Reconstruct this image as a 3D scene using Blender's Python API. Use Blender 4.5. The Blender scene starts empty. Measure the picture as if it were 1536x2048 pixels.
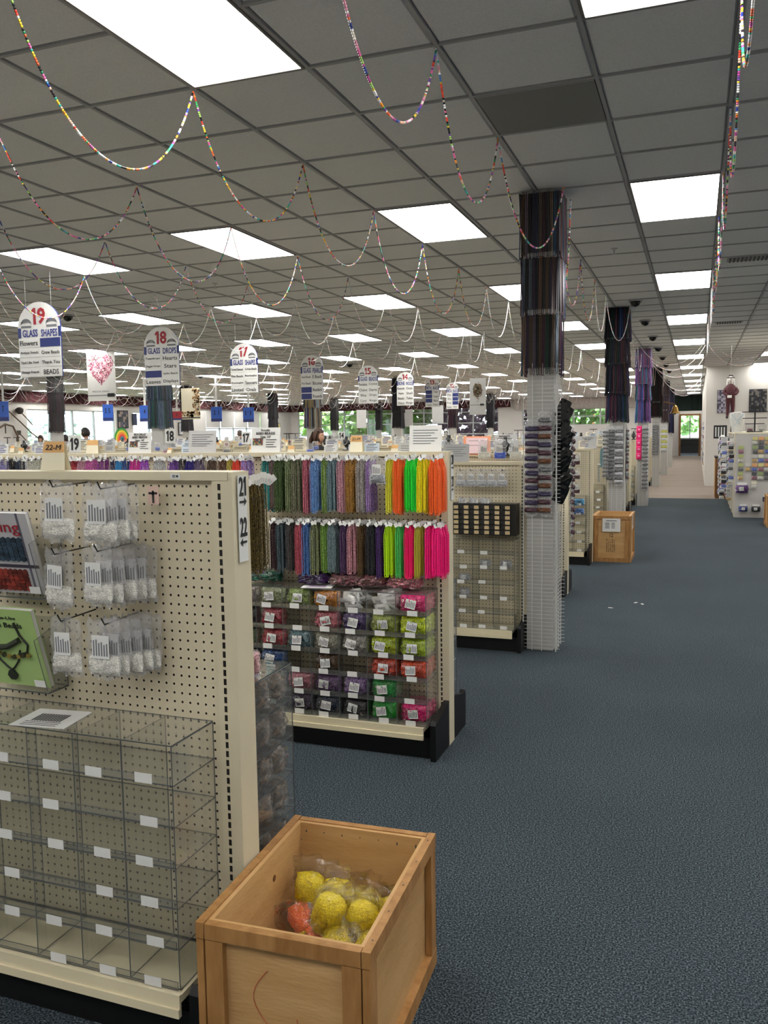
import bpy, math, random
from mathutils import Vector, Matrix
random.seed(11)
sc = bpy.context.scene
C = sc.collection
PI = math.pi
EYE = 1.60
CEIL = 3.2607
# ------------------------------------------------------------------ camera
FPX, YAW, PITCH, ROLL = 1698.1, -0.352959, -0.093587, -0.014322
def cam_basis(y, p, r):
    cy, sy = math.cos(y), math.sin(y)
    f = Vector((sy*math.cos(p), cy*math.cos(p), math.sin(p)))
    rt = Vector((cy, -sy, 0)); up = rt.cross(f)
    return rt*math.cos(r)+up*math.sin(r), -rt*math.sin(r)+up*math.cos(r), f
RT, UP, FW = cam_basis(YAW, PITCH, ROLL)
cd = bpy.data.cameras.new('camera'); cam = bpy.data.objects.new('camera', cd); C.objects.link(cam)
cd.sensor_fit = 'VERTICAL'; cd.sensor_height = 36; cd.lens = 36*FPX/2048; cd.clip_start = .05; cd.clip_end = 400
cam.matrix_world = Matrix(((RT.x, UP.x, -FW.x, 0), (RT.y, UP.y, -FW.y, 0), (RT.z, UP.z, -FW.z, EYE), (0, 0, 0, 1)))
sc.camera = cam
def ray(x, y): return RT*((x-768)/FPX) - UP*((y-1024)/FPX) + FW
def py(x, y, Y):  d = ray(x, y); return d*(Y/d.y)+Vector((0, 0, EYE))      # point at depth Y
def pxx(x, y, X): d = ray(x, y); return d*(X/d.x)+Vector((0, 0, EYE))      # point on plane X
def pz(x, y, z):  d = ray(x, y); return d*((z-EYE)/d.z)+Vector((0, 0, EYE))
# ------------------------------------------------------------------ world, exposure
w = bpy.data.worlds.new('sky'); sc.world = w; w.use_nodes = True
bg = w.node_tree.nodes['Background']; bg.inputs[0].default_value = (.80, .90, 1, 1); bg.inputs[1].default_value = 3.0
sc.view_settings.view_transform = 'Standard'; sc.view_settings.look = 'None'; sc.view_settings.gamma = 1
sc.view_settings.use_curve_mapping = False
sc.view_settings.exposure = 0.9
sl = bpy.data.lights.new('sun', 'SUN'); sl.energy = 9; sl.angle = .01; sun = bpy.data.objects.new('sun', sl); C.objects.link(sun)
sun.rotation_euler = (math.radians(48), 0, math.radians(35))      # from behind the building: lights the trees, not the hall
LAMP = 7.5          # radiance of every ceiling lens
try:
    sc.cycles.transparent_max_bounces = 32; sc.cycles.max_bounces = 8
    sc.cycles.sample_clamp_indirect = 6
except Exception: pass
# ------------------------------------------------------------------ materials
def lin(h):
    if isinstance(h, str):
        h = [int(h[i:i+2], 16)/255 for i in (0, 2, 4)]
    return tuple((c/12.92 if c <= .04045 else ((c+.055)/1.055)**2.4) for c in h)+(1,)
MATS = {}
def nm(name):
    m = bpy.data.materials.new(name); m.use_nodes = True; nt = m.node_tree
    b = nt.nodes['Principled BSDF']; return m, nt, b
def N(nt, t, **k):
    n = nt.nodes.new(t)
    for a, v in k.items(): setattr(n, a, v)
    return n
def mat(name, col, rough=.6, metal=0, spec=.5, var=0, scale=20, bump=0, bscale=60, emit=None, es=1, col2=None, stretch=None, cut=None):
    """plain or noise-mottled principled material"""
    if name in MATS: return MATS[name]
    m, nt, b = nm(name); L = nt.links.new
    b.inputs['Roughness'].default_value = rough; b.inputs['Metallic'].default_value = metal
    b.inputs['Specular IOR Level'].default_value = spec
    b.inputs['Base Color'].default_value = lin(col); m.diffuse_color = lin(col)
    if var or col2 or bump:
        tc = N(nt, 'ShaderNodeTexCoord'); mp = N(nt, 'ShaderNodeMapping'); L(tc.outputs['Object'], mp.inputs[0])
        if stretch: mp.inputs['Scale'].default_value = stretch
    if var or col2:
        n = N(nt, 'ShaderNodeTexNoise'); n.inputs['Scale'].default_value = scale; n.inputs['Detail'].default_value = 4
        L(mp.outputs[0], n.inputs[0]); r = N(nt, 'ShaderNodeValToRGB'); L(n.outputs[0], r.inputs[0])
        c = lin(col); c2 = lin(col2) if col2 else tuple(max(0, x*(1-var)) for x in c[:3])+(1,)
        a, bb = cut or (.35, .65)
        r.color_ramp.elements[0].position = a; r.color_ramp.elements[1].position = bb
        r.color_ramp.elements[0].color = c2; r.color_ramp.elements[1].color = c
        L(r.outputs[0], b.inputs['Base Color'])
    if bump:
        n2 = N(nt, 'ShaderNodeTexNoise'); n2.inputs['Scale'].default_value = bscale; L(mp.outputs[0], n2.inputs[0])
        bp = N(nt, 'ShaderNodeBump'); bp.inputs['Strength'].default_value = bump; bp.inputs['Distance'].default_value = .01
        L(n2.outputs[0], bp.inputs['Height']); L(bp.outputs[0], b.inputs['Normal'])
    if emit:
        b.inputs['Emission Color'].default_value = lin(emit); b.inputs['Emission Strength'].default_value = es
    MATS[name] = m; return m
def math_(nt, op, a, b=None, c=None):
    n = N(nt, 'ShaderNodeMath', operation=op)
    for i, v in enumerate((a, b, c)):
        if v is None: continue
        if isinstance(v, (int, float)): n.inputs[i].default_value = v
        else: nt.links.new(v, n.inputs[i])
    return n.outputs[0]
def holes_mat(name, base, pitch, rad, dashes=False):
    m, nt, b = nm(name); L = nt.links.new
    tc = N(nt, 'ShaderNodeTexCoord'); s = N(nt, 'ShaderNodeSeparateXYZ'); L(tc.outputs['Object'], s.inputs[0])
    fz = math_(nt, 'SUBTRACT', math_(nt, 'FRACT', math_(nt, 'MULTIPLY', s.outputs[2], 1/pitch)), .5)
    if dashes:
        k = math_(nt, 'LESS_THAN', math_(nt, 'ABSOLUTE', fz), .34)
    else:
        fx = math_(nt, 'SUBTRACT', math_(nt, 'FRACT', math_(nt, 'MULTIPLY', s.outputs[0], 1/pitch)), .5)
        d = math_(nt, 'SQRT', math_(nt, 'ADD', math_(nt, 'MULTIPLY', fx, fx), math_(nt, 'MULTIPLY', fz, fz)))
        k = math_(nt, 'LESS_THAN', d, rad)
    n = N(nt, 'ShaderNodeTexNoise'); n.inputs['Scale'].default_value = 6; L(tc.outputs['Object'], n.inputs[0])
    r = N(nt, 'ShaderNodeValToRGB'); L(n.outputs[0], r.inputs[0]); c = lin(base)
    r.color_ramp.elements[0].color = tuple(x*.92 for x in c[:3])+(1,); r.color_ramp.elements[1].color = c
    mx = N(nt, 'ShaderNodeMix', data_type='RGBA'); L(k, mx.inputs[0]); L(r.outputs[0], mx.inputs[6])
    mx.inputs[7].default_value = (.012, .010, .008, 1); L(mx.outputs[2], b.inputs['Base Color'])
    b.inputs['Roughness'].default_value = .45; b.inputs['Specular IOR Level'].default_value = .35
    bp = N(nt, 'ShaderNodeBump', invert=True); bp.inputs['Distance'].default_value = .004; L(k, bp.inputs['Height']); L(bp.outputs[0], b.inputs['Normal'])
    MATS[name] = m; return m
def clear_mat(name, tint, milk=0.0, rough=.04, bump=0, ior=1.45, milkcol=(.8, .8, .8, 1)):
    m, nt, b = nm(name); L = nt.links.new; nt.nodes.remove(b); out = nt.nodes['Material Output']
    t = N(nt, 'ShaderNodeBsdfTransparent'); t.inputs[0].default_value = tint
    g = N(nt, 'ShaderNodeBsdfGlossy'); g.inputs['Roughness'].default_value = rough; g.inputs[0].default_value = (1, 1, 1, 1)
    fr = N(nt, 'ShaderNodeLayerWeight')          # two-sided Schlick reflectance
    f0 = ((ior-1)/(ior+1))**2
    refl = math_(nt, 'ADD', math_(nt, 'MULTIPLY', math_(nt, 'POWER', fr.outputs['Facing'], 5), 1-f0), f0)
    if bump:
        tc = N(nt, 'ShaderNodeTexCoord'); n = N(nt, 'ShaderNodeTexNoise'); n.inputs['Scale'].default_value = 70; n.inputs['Detail'].default_value = 3
        L(tc.outputs['Object'], n.inputs[0]); bp = N(nt, 'ShaderNodeBump'); bp.inputs['Strength'].default_value = bump; bp.inputs['Distance'].default_value = .01
        L(n.outputs[0], bp.inputs['Height']); L(bp.outputs[0], g.inputs['Normal']); L(bp.outputs[0], fr.inputs['Normal'])
    mx = N(nt, 'ShaderNodeMixShader'); L(refl, mx.inputs[0]); L(g.outputs[0], mx.inputs[2])
    if milk:
        d = N(nt, 'ShaderNodeBsdfDiffuse'); d.inputs[0].default_value = milkcol
        m2 = N(nt, 'ShaderNodeMixShader'); m2.inputs[0].default_value = milk; L(t.outputs[0], m2.inputs[1]); L(d.outputs[0], m2.inputs[2])
        L(m2.outputs[0], mx.inputs[1])
    else: L(t.outputs[0], mx.inputs[1])
    L(mx.outputs[0], out.inputs[0]); MATS[name] = m; return m
def attr_mat(name, rough=.35, metal=0, spec=.5):
    m, nt, b = nm(name); a = N(nt, 'ShaderNodeAttribute', attribute_name='Col'); nt.links.new(a.outputs['Color'], b.inputs['Base Color'])
    b.inputs['Roughness'].default_value = rough; b.inputs['Metallic'].default_value = metal; b.inputs['Specular IOR Level'].default_value = spec
    MATS[name] = m; return m
def carpet_mat(name, dark, mid, light, scale=350, stripes=False):
    m, nt, b = nm(name); L = nt.links.new
    tc = N(nt, 'ShaderNodeTexCoord'); n = N(nt, 'ShaderNodeTexNoise'); n.inputs['Scale'].default_value = scale; n.inputs['Detail'].default_value = 2
    L(tc.outputs['Object'], n.inputs[0]); r = N(nt, 'ShaderNodeValToRGB'); L(n.outputs[0], r.inputs[0])
    e = r.color_ramp.elements; e[0].position = .36; e[0].color = lin(dark); e[1].position = .72; e[1].color = lin(light)
    q = e.new(.52); q.color = lin(mid)
    n2 = N(nt, 'ShaderNodeTexNoise'); n2.inputs['Scale'].default_value = .9; n2.inputs['Detail'].default_value = 3; L(tc.outputs['Object'], n2.inputs[0])
    if stripes:
        mp = N(nt, 'ShaderNodeMapping'); mp.inputs['Scale'].default_value = (.02, 1.6, 1); L(tc.outputs['Object'], mp.inputs[0]); L(mp.outputs[0], n2.inputs[0])
    k = math_(nt, 'ADD', math_(nt, 'MULTIPLY', n2.outputs[0], .5), .75)
    mx = N(nt, 'ShaderNodeMix', data_type='RGBA', blend_type='MULTIPLY'); mx.inputs[0].default_value = 1
    L(r.outputs[0], mx.inputs[6]); cb = N(nt, 'ShaderNodeCombineColor'); L(k, cb.inputs[0]); L(k, cb.inputs[1]); L(k, cb.inputs[2]); L(cb.outputs[0], mx.inputs[7])
    L(mx.outputs[2], b.inputs['Base Color']); b.inputs['Roughness'].default_value = .95; b.inputs['Specular IOR Level'].default_value = .15
    bp = N(nt, 'ShaderNodeBump'); bp.inputs['Strength'].default_value = .6; bp.inputs['Distance'].default_value = .004
    L(n.outputs[0], bp.inputs['Height']); L(bp.outputs[0], b.inputs['Normal']); MATS[name] = m; return m
M_carpet = carpet_mat('carpet_blue', '151a1d', '38424a', '6b757a', 170)
M_beige = carpet_mat('carpet_beige', '6d625a', '8f837a', 'a89d94', 200, True)
M_tile = mat('ceiling_board', 'e2e3e5', .9, var=.10, scale=140, bump=.25, bscale=220, spec=.2)
M_grid = mat('grid_metal', '9fa0a3', .6, spec=.3)
M_slab = mat('plenum_grey', '55534f', .9)
M_peg = holes_mat('pegboard', 'd6cbb0', .0254, .14)
M_slot = holes_mat('slotted_steel', 'c2b391', .0254, 0, True)
M_steel = mat('beige_steel', 'd6ccb1', .42, var=.06, scale=4, spec=.4)
M_deck = mat('cream_deck', 'e0d5b6', .4, var=.05, scale=5)
M_black = mat('black_plinth', '0b0b0d', .45, spec=.4)
M_bplast = mat('black_plastic', '101012', .35)
M_white = mat('white_card', 'dfdfdd', .6, var=.04, scale=9)
M_grey = mat('grey_card', 'c2c2c2', .6, var=.06, scale=7)
M_cream = mat('cream_card', 'e6dec6', .6)
M_ink = mat('black_ink', '141416', .6)
M_inkg = mat('grey_ink', '74767c', .7)
M_red = mat('red_ink', '9d1a2b', .5)
M_blue = mat('blue_ink', '2a3582', .5)
M_navy = mat('navy_card', '22306f', .5)
M_acr = clear_mat('clear_acrylic', (.93, .935, .93, 1), milk=.03)
M_edge = mat('acrylic_edge', '4c5153', .3)
M_film = clear_mat('poly_film', (.95, .95, .96, 1), milk=.13, rough=.12, bump=.9)
M_film2 = clear_mat('thick_film', (.96, .96, .96, 1), milk=.012, rough=.10, bump=.6)
M_pane = clear_mat('window_glass', (.95, .97, .97, 1))
M_attr = attr_mat('bead_plastic', .28)
M_attrd = attr_mat('dyed_pieces', .55)
M_metal = mat('metallic_wire', 'b9babb', .35, metal=.6)
M_wire = mat('white_wire', 'c4c4c2', .4)
M_colw = mat('column_panel', 'b2b1ae', .6, var=.05, scale=3)
M_wall = mat('wall_paint', 'c9c6c2', .8, var=.03, scale=2)
M_frame = mat('window_frame_grey', 'a9adb0', .5)
M_blind = mat('roller_blind', 'c9c8c6', .8)
M_val = mat('maroon_fabric', '4a1f26', .9, var=.35, scale=9, stretch=(1, 1, .1))
M_green = mat('green_fabric', '12241f', .9, var=.3, scale=20)
M_gold = mat('brass', 'b08a4a', .25, metal=.9)
M_wood = mat('crate_ply', 'd0aa78', .5, col2='b58c58', scale=3, stretch=(1, 1, 5), bump=.15, bscale=30, cut=(.25, .8), spec=.3)
M_rail = mat('crate_rail', 'b98c58', .5, col2='8f6436', scale=7, stretch=(4, 4, 1), bump=.15, bscale=30, cut=(.25, .8), spec=.3)
M_wood2 = mat('cabinet_wood', '8c5f36', .5, col2='6d4524', scale=5, stretch=(4, 4, .6))
M_lamp = mat('lamp_lens', 'ffffff', .5, emit='fffdf8', es=LAMP)
M_skin = mat('skin', 'c99a80', .5)
M_doll = mat('doll_face', 'cfc9c4', .5)
# ------------------------------------------------------------------ mesh builder
class MB:
    def __init__(s): s.v = []; s.f = []; s.m = []; s.c = []
    def face(s, idx, m=0, c=None): s.f.append(idx); s.m.append(m); s.c.append(c)
    def quad(s, p, m=0, c=None):
        n = len(s.v); s.v += [tuple(q) for q in p]; s.face(tuple(range(n, n+len(p))), m, c)
    def box(s, x0, x1, y0, y1, z0, z1, m=0, c=None, thin=None):
        """thin: axis whose two big faces keep m while the four rims take m+1"""
        n = len(s.v)
        s.v += [(x0, y0, z0), (x1, y0, z0), (x1, y1, z0), (x0, y1, z0), (x0, y0, z1), (x1, y0, z1), (x1, y1, z1), (x0, y1, z1)]
        for k, (a, ax) in enumerate((((0, 3, 2, 1), 2), ((4, 5, 6, 7), 2), ((0, 1, 5, 4), 1), ((2, 3, 7, 6), 1), ((1, 2, 6, 5), 0), ((3, 0, 4, 7), 0))):
            s.face(tuple(n+i for i in a), m if (thin is None or ax == thin) else m+1, c)
        return s
    def tube(s, pts, r, n=6, m=0, c=None, cap=True, cols=None):
        pts = [Vector(p) for p in pts]; base = len(s.v); K = len(pts); up = None
        for i, p in enumerate(pts):
            d = (pts[min(i+1, K-1)]-pts[max(i-1, 0)])
            if d.length < 1e-9: d = Vector((0, 0, 1))
            d.normalize()
            if up is None: up = Vector((0, 0, 1)) if abs(d.z) < .9 else Vector((0, 1, 0))
            a = d.cross(up)
            if a.length < 1e-4: a = d.cross(Vector((1, 0, 0)))
            a.normalize(); b = d.cross(a); up = b.cross(d) if False else up
            rr = r[i] if isinstance(r, (list, tuple)) else r
            for k in range(n):
                t = 2*PI*k/n; q = p+(a*math.cos(t)+b*math.sin(t))*rr; s.v.append((q.x, q.y, q.z))
        for i in range(K-1):
            cc = cols[i] if cols else c
            for k in range(n):
                s.face((base+i*n+k, base+i*n+(k+1) % n, base+(i+1)*n+(k+1) % n, base+(i+1)*n+k), m, cc)
        if cap:
            s.face(tuple(base+k for k in range(n)), m, cols[0] if cols else c); s.face(tuple(base+(K-1)*n+n-1-k for k in range(n)), m, cols[-1] if cols else c)
        return s
    def lathe(s, prof, n=16, m=0, c=None, o=(0, 0, 0)):
        base = len(s.v)
        for r, z in prof:
            for k in range(n): t = 2*PI*k/n; s.v.append((o[0]+r*math.cos(t), o[1]+r*math.sin(t), o[2]+z))
        for i in range(len(prof)-1):
            for k in range(n): s.face((base+i*n+k, base+i*n+(k+1) % n, base+(i+1)*n+(k+1) % n, base+(i+1)*n+k), m, c)
        s.face(tuple(base+n-1-k for k in range(n)), m, c); s.face(tuple(base+(len(prof)-1)*n+k for k in range(n)), m, c)
        return s
    def mesh(s, name, mats, smooth=False):
        me = bpy.data.meshes.new(name); me.from_pydata(s.v, [], s.f)
        if not isinstance(mats, (list, tuple)): mats = [mats]
        for mm in mats: me.materials.append(mm)
        me.polygons.foreach_set('material_index', [min(i, len(mats)-1) for i in s.m])
        if smooth: me.polygons.foreach_set('use_smooth', [True]*len(s.f))
        if any(c is not None for c in s.c):
            a = me.attributes.new('Col', 'FLOAT_COLOR', 'FACE'); fl = []
            for c in s.c: fl += list(c or (.5, .5, .5, 1))
            a.data.foreach_set('color', fl)
        me.update(); return me
    def build(s, name, mats, parent=None, loc=None, rot=None, smooth=False):
        return put(name, s.mesh(name, mats, smooth), parent, loc, rot)
def put(name, me, parent=None, loc=None, rot=None, material=None):
    o = bpy.data.objects.new(name, me); C.objects.link(o)
    if parent is not None: o.parent = parent
    if loc is not None: o.location = loc
    if rot is not None: o.rotation_euler = rot
    if material is not None: o.material_slots[0].link = 'OBJECT'; o.material_slots[0].material = material
    return o
def thing(name, label, cat, loc=(0, 0, 0), rot=(0, 0, 0), group=None):
    o = bpy.data.objects.new(name, None); C.objects.link(o); o.empty_display_size = .05
    o.location = loc; o.rotation_euler = rot if isinstance(rot, tuple) else (0, 0, rot)
    return tag(o, label, cat, group)
def tag(o, label, cat, group=None):
    o['label'] = label; o['category'] = cat
    if group: o['group'] = group
    return o
def struct(o, parent=None): o['kind'] = 'structure'; return o
def stuff(o): o['kind'] = 'stuff'; return o
def kids(o): return [c for c in C.objects if c.parent == o]
CH = {}
def dup(root, loc, label, rot=None, group=None):
    if root.name not in CH: CH[root.name] = [(c, kids(c)) for c in kids(root)]
    r = root.copy(); C.objects.link(r); r.location = loc; r['label'] = label
    if rot is not None: r.rotation_euler = rot if isinstance(rot, tuple) else (0, 0, rot)
    if group: r['group'] = group
    for c, gs in CH[root.name]:
        k = c.copy(); C.objects.link(k); k.parent = r
        for g in gs: q = g.copy(); C.objects.link(q); q.parent = k
    return r
ORD = ['', 'first', 'second', 'third', 'fourth', 'fifth', 'sixth', 'seventh', 'eighth', 'ninth', 'tenth', 'eleventh', 'twelfth', 'thirteenth', 'fourteenth', 'fifteenth', 'sixteenth', 'seventeenth', 'eighteenth', 'nineteenth', 'twentieth']
def ordw(n):
    if n <= 20: return ORD[n]
    return {2: 'twenty', 3: 'thirty', 4: 'forty'}[n//10]+'-'+ORD[n % 10] if n % 10 else {3: 'thirtieth', 4: 'fortieth'}[n//10]
TXT = {}
def text_mesh(s, bold=.012, m=None):
    k = (s, bold, m.name if m else '')
    if k in TXT: return TXT[k]
    cu = bpy.data.curves.new('lettering', 'FONT'); cu.body = s; cu.align_x = 'CENTER'; cu.align_y = 'CENTER'; cu.size = 1; cu.resolution_u = 2
    cu.offset = bold; cu.extrude = .0006
    o = bpy.data.objects.new('lettering', cu); C.objects.link(o); bpy.context.view_layer.update()
    me = bpy.data.meshes.new_from_object(o.evaluated_get(bpy.context.evaluated_depsgraph_get()))
    bpy.data.objects.remove(o); bpy.data.curves.remove(cu); me.name = 'lettering'
    xs = [v.co.x for v in me.vertices]; ys = [v.co.y for v in me.vertices]
    if xs:
        cx, cy = (min(xs)+max(xs))/2, (min(ys)+max(ys))/2; W, H = max(xs)-min(xs), max(ys)-min(ys)
        for v in me.vertices: v.co = ((v.co.x-cx)/W, (v.co.y-cy)/H, v.co.z)
    me.materials.clear(); me.materials.append(m or M_ink); TXT[k] = me; return me
def digits_mesh(s, bold, m):
    k = ('#'+s, bold, m.name)
    if k in TXT: return TXT[k]
    b = MB(); xo = 0; W_ = sum(.55 if c == '1' else .9 for c in s)+.12*(len(s)-1)
    for c in s:
        w_ = .55 if c == '1' else .9
        if c == '1':
            for zz in (0, .0008): b.quad([((xo+px_*w_)/W_-.5, py_-.5, zz) for px_, py_ in ((.42, 0), (.95, 0), (.95, 1), (.5, 1), (.05, .84), (.05, .66), (.42, .74))])
        else:
            me = text_mesh(c, bold, m); n0 = len(b.v); b.v += [((xo+(v.co.x+.5)*w_)/W_-.5, v.co.y, v.co.z) for v in me.vertices]
            for p in me.polygons: b.face(tuple(n0+i for i in p.vertices))
        xo += w_+.12
    TXT[k] = b.mesh('lettering', m); return TXT[k]
def text(s, x, z, wd, ht, parent, y=-.004, m=None, bold=.012, name='lettering', rx=PI/2, rz=0):
    """lettering wd x ht metres on a sign whose face looks toward -Y"""
    o = put(name, digits_mesh(s, min(bold, .03), m or M_ink) if s.isdigit() and bold > .015 else text_mesh(s, min(bold, .03), m), parent, (x, y, z), (rx, 0, rz)); o.scale = (wd, ht, 1); return o
def pillow(w, h, d, nu=10, nv=8, amp=.0, seed=0, flat=.5, top=0):
    """closed cushion: x width, z height, y depth; amp = lumpiness"""
    rnd = random.Random(seed); b = MB(); P = [[rnd.uniform(-1, 1) for _ in range(nv+1)] for _ in range(nu+1)]
    Q = [[rnd.uniform(-1, 1) for _ in range(nv+1)] for _ in range(nu+1)]
    for sgn in (-1, 1):
        for i in range(nu+1):
            for j in range(nv+1):
                u, v = 2*i/nu-1, 2*j/nv-1
                k = max(0, (1-abs(u)**3)*(1-abs(v)**3))**flat
                if top: k *= 1-max(0, (v+1)/2-.25)*top
                y = sgn*d/2*k*(1+amp*(P if sgn < 0 else Q)[i][j])
                x = u*w/2*(1-.06*abs(v)**2)+amp*.05*w*P[i][(j*3) % (nv+1)]; z = v*h/2*(1-.06*abs(u)**2)+amp*.05*h*P[(i*3) % (nu+1)][j]
                b.v.append((x, y, z))
    off = (nu+1)*(nv+1)
    for i in range(nu):
        for j in range(nv):
            a = i*(nv+1)+j; q = (a, a+nv+1, a+nv+2, a+1)
            b.face(q); b.face(tuple(off+t for t in reversed(q)))
    rim = [(i, 0) for i in range(nu)]+[(nu, j) for j in range(nv)]+[(i, nv) for i in range(nu, 0, -1)]+[(0, j) for j in range(nv, 0, -1)]
    R = [i*(nv+1)+j for i, j in rim]
    for k in range(len(R)): a, c = R[k], R[(k+1) % len(R)]; b.face((a, off+a, off+c, c))
    return b
# ================================================================== SETTING
b = MB(); b.box(-23, 5, -2.5, 20.5, -.1, 0); struct(b.build('floor', M_carpet))
b = MB(); b.box(-23, 5, 20.5, 60, -.1, .002); fb = b.build('trim_1', M_beige); struct(fb)
PX, PY = .6096, .6096; GX0, GY0 = -.478, 3.69
b = MB(); b.box(-23, 5, -2.5, 60, CEIL+.05, CEIL+.2); ceil = struct(b.build('ceiling', M_slab))
fix = {}                       # cells taken by lamps
KX = range(-3, 13); KY = range(-1, 12)
for k in KX:
    for j in (KY if k else range(-1, 15)): fix[(k, j)] = (GX0-3*PX*k, GY0-2*PY+6*PY*j)
taken = set()
for (k, j) in fix:
    i = -3*k; jj = -2+6*j; taken |= {(i, jj), (i, jj+1)}
taken.add((-1, 1))
b = MB(); g = .009
for i in range(-36, 9): x = GX0+PX*i; b.box(x-g, x+g, -2.4, 59, CEIL-.002, CEIL+.02)
for j in range(-10, 92): y = GY0+PY*j; b.box(-22.9, 4.9, y-g, y+g, CEIL-.0015, CEIL+.019)
stuff(b.build('ceiling_grid', M_grid, ceil))
t = MB(); a = PX/2-.0095; z0, z1 = .004, .016
n0 = [(-a, -a, z1), (a, -a, z1), (a, a, z1), (-a, a, z1), (-a+.012, -a+.012, z0), (a-.012, -a+.012, z0), (a-.012, a-.012, z0), (-a+.012, a-.012, z0)]
t.v = list(n0); t.face((7, 6, 5, 4)); t.face((0, 1, 2, 3))
for q in range(4): t.face((q, q+4, (q+1) % 4+4, (q+1) % 4))
tile_me = t.mesh('ceiling_tile', M_tile)
cells = [(i, j) for i in range(-36, 8) for j in range(-9, 91) if (i, j) not in taken]
def cdist(c): x = GX0+PX*(c[0]+.5); y = GY0+PY*(c[1]+.5); return x*x+y*y+(0 if y > .6 and x > -y*1.1-.8 and x < y*.3 else 1e4)
cells.sort(key=cdist)
for i, j in cells[:300]: put('ceiling_tile', tile_me, ceil, (GX0+PX*(i+.5), GY0+PY*(j+.5), CEIL))
b = MB()
for i, j in cells[300:]:
    x, y = GX0+PX*(i+.5), GY0+PY*(j+.5); n = len(b.v); b.v += [(x+p[0], y+p[1], CEIL+p[2]) for p in n0]
    b.face((n+7, n+6, n+5, n+4))
    for q in range(4): b.face((n+q, n+q+4, n+(q+1) % 4+4, n+(q+1) % 4))
stuff(b.build('far_ceiling_tiles', M_tile, ceil))
# ceiling lamps
lens = MB().box(.022, PX-.022, .022, 2*PY-.022, -.005, -.001).mesh('lens', M_lamp)
f = MB()
for (x0, x1, y0, y1) in ((.012, .024, .012, 2*PY-.012), (PX-.024, PX-.012, .012, 2*PY-.012), (.024, PX-.024, .012, .024), (.024, PX-.024, 2*PY-.024, 2*PY-.012)): f.box(x0, x1, y0, y1, -.008, .03)
frame_me = f.mesh('frame', mat('lamp_frame', '6f6d6b', .5))
for (k, j), (x, y) in sorted(fix.items(), key=lambda t: (t[0][1], t[0][0])):
    side = 'over the aisle' if k == 0 else ('%s column right of the aisle' % ordw(-k) if k < 0 else '%s column left of the aisle' % ordw(k))
    t = thing('ceiling_light', 'recessed fluorescent ceiling light, %s, %s row from the camera' % (side, ordw(j+2)), 'ceiling light', (x, y, CEIL), group='recessed ceiling lights')
    put('lens', lens, t); put('frame', frame_me, t)
# return-air panel and small ceiling fittings
x, y = GX0-PX, GY0+PY
t = thing('return_panel', 'dark grey square return-air panel in the ceiling before the bead column', 'vent', (x, y, CEIL))
MB().box(.014, PX-.014, .014, PY-.014, .0, .01).build('panel', mat('vent_mesh', '868686', .7, var=.25, scale=400), t)
for q in range(2): MB().box(.012, PX-.012, .012+q*(PY-.032), .02+q*(PY-.032)+.0, -.004, .008).build('rim', M_grid, t)
for n, (cx, cy) in enumerate(((.45, 9.3), (.45, 14.75))):
    t = thing('air_vent', 'long louvred air vent in the ceiling right of the aisle, %s one' % ('nearer' if n == 0 else 'farther'), 'vent', (cx, cy, CEIL))
    MB().box(-.2, .2, -.12, .12, -.006, 0).build('plate', M_grid, t)
    for q in range(10): MB().box(-.18+q*.037, -.165+q*.037, -.1, .1, -.016, -.006).build('louvre', M_slab, t)
dome = MB().lathe([(.005, -.09), (.045, -.075), (.065, -.045), (.07, -.02)], 14).mesh('dome', mat('smoked_dome', '0b0b0c', .1), True)
ring = MB().lathe([(.085, -.022), (.09, -.01), (.09, 0)], 16).mesh('ring', M_grid)
DOMES = [(-.78, 11.65, 'over the aisle edge'), (-.78, 13.85, 'over the aisle edge'), (-.78, 16.3, 'over the aisle edge'), (-.78, 18.6, 'over the aisle edge'), (-.78, 21, 'over the aisle edge'), (-.78, 23.4, 'over the aisle edge'), (-.78, 26, 'over the aisle edge'),
         (-8.12, 9.62, 'beside the aisle nineteen sign'), (-7.9, 14.2, 'beside the aisle sixteen sign'), (-7.9, 19.2, 'behind the aisle fifteen sign'), (-13, 15, 'above the heart poster'), (-13.2, 21, 'left of the aisle eighteen sign')]
for n, (x, y, s) in enumerate(DOMES):
    t = thing('security_camera', 'black dome security camera %s%s' % (s, ', %s from the front' % ordw(n+1) if n < 7 else ''), 'camera', (x, y, CEIL), group='dome cameras')
    put('dome', dome, t); put('ring', ring, t)
for n, (x, y) in enumerate(((-.75, 8.29), (-5.02, 8.34), (-4.4, 15.5))):
    t = thing('sprinkler', 'small ceiling fire sprinkler %s' % ('beside the bead column', 'left of centre', 'far back over the shelves')[n], 'sprinkler', (x, y, CEIL))
    MB().lathe([(.03, -.006), (.03, 0)], 12).build('plate', M_metal, t); MB().lathe([(.022, -.055), (.022, -.05), (.006, -.045), (.008, -.004)], 10).build('head', M_metal, t)
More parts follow.
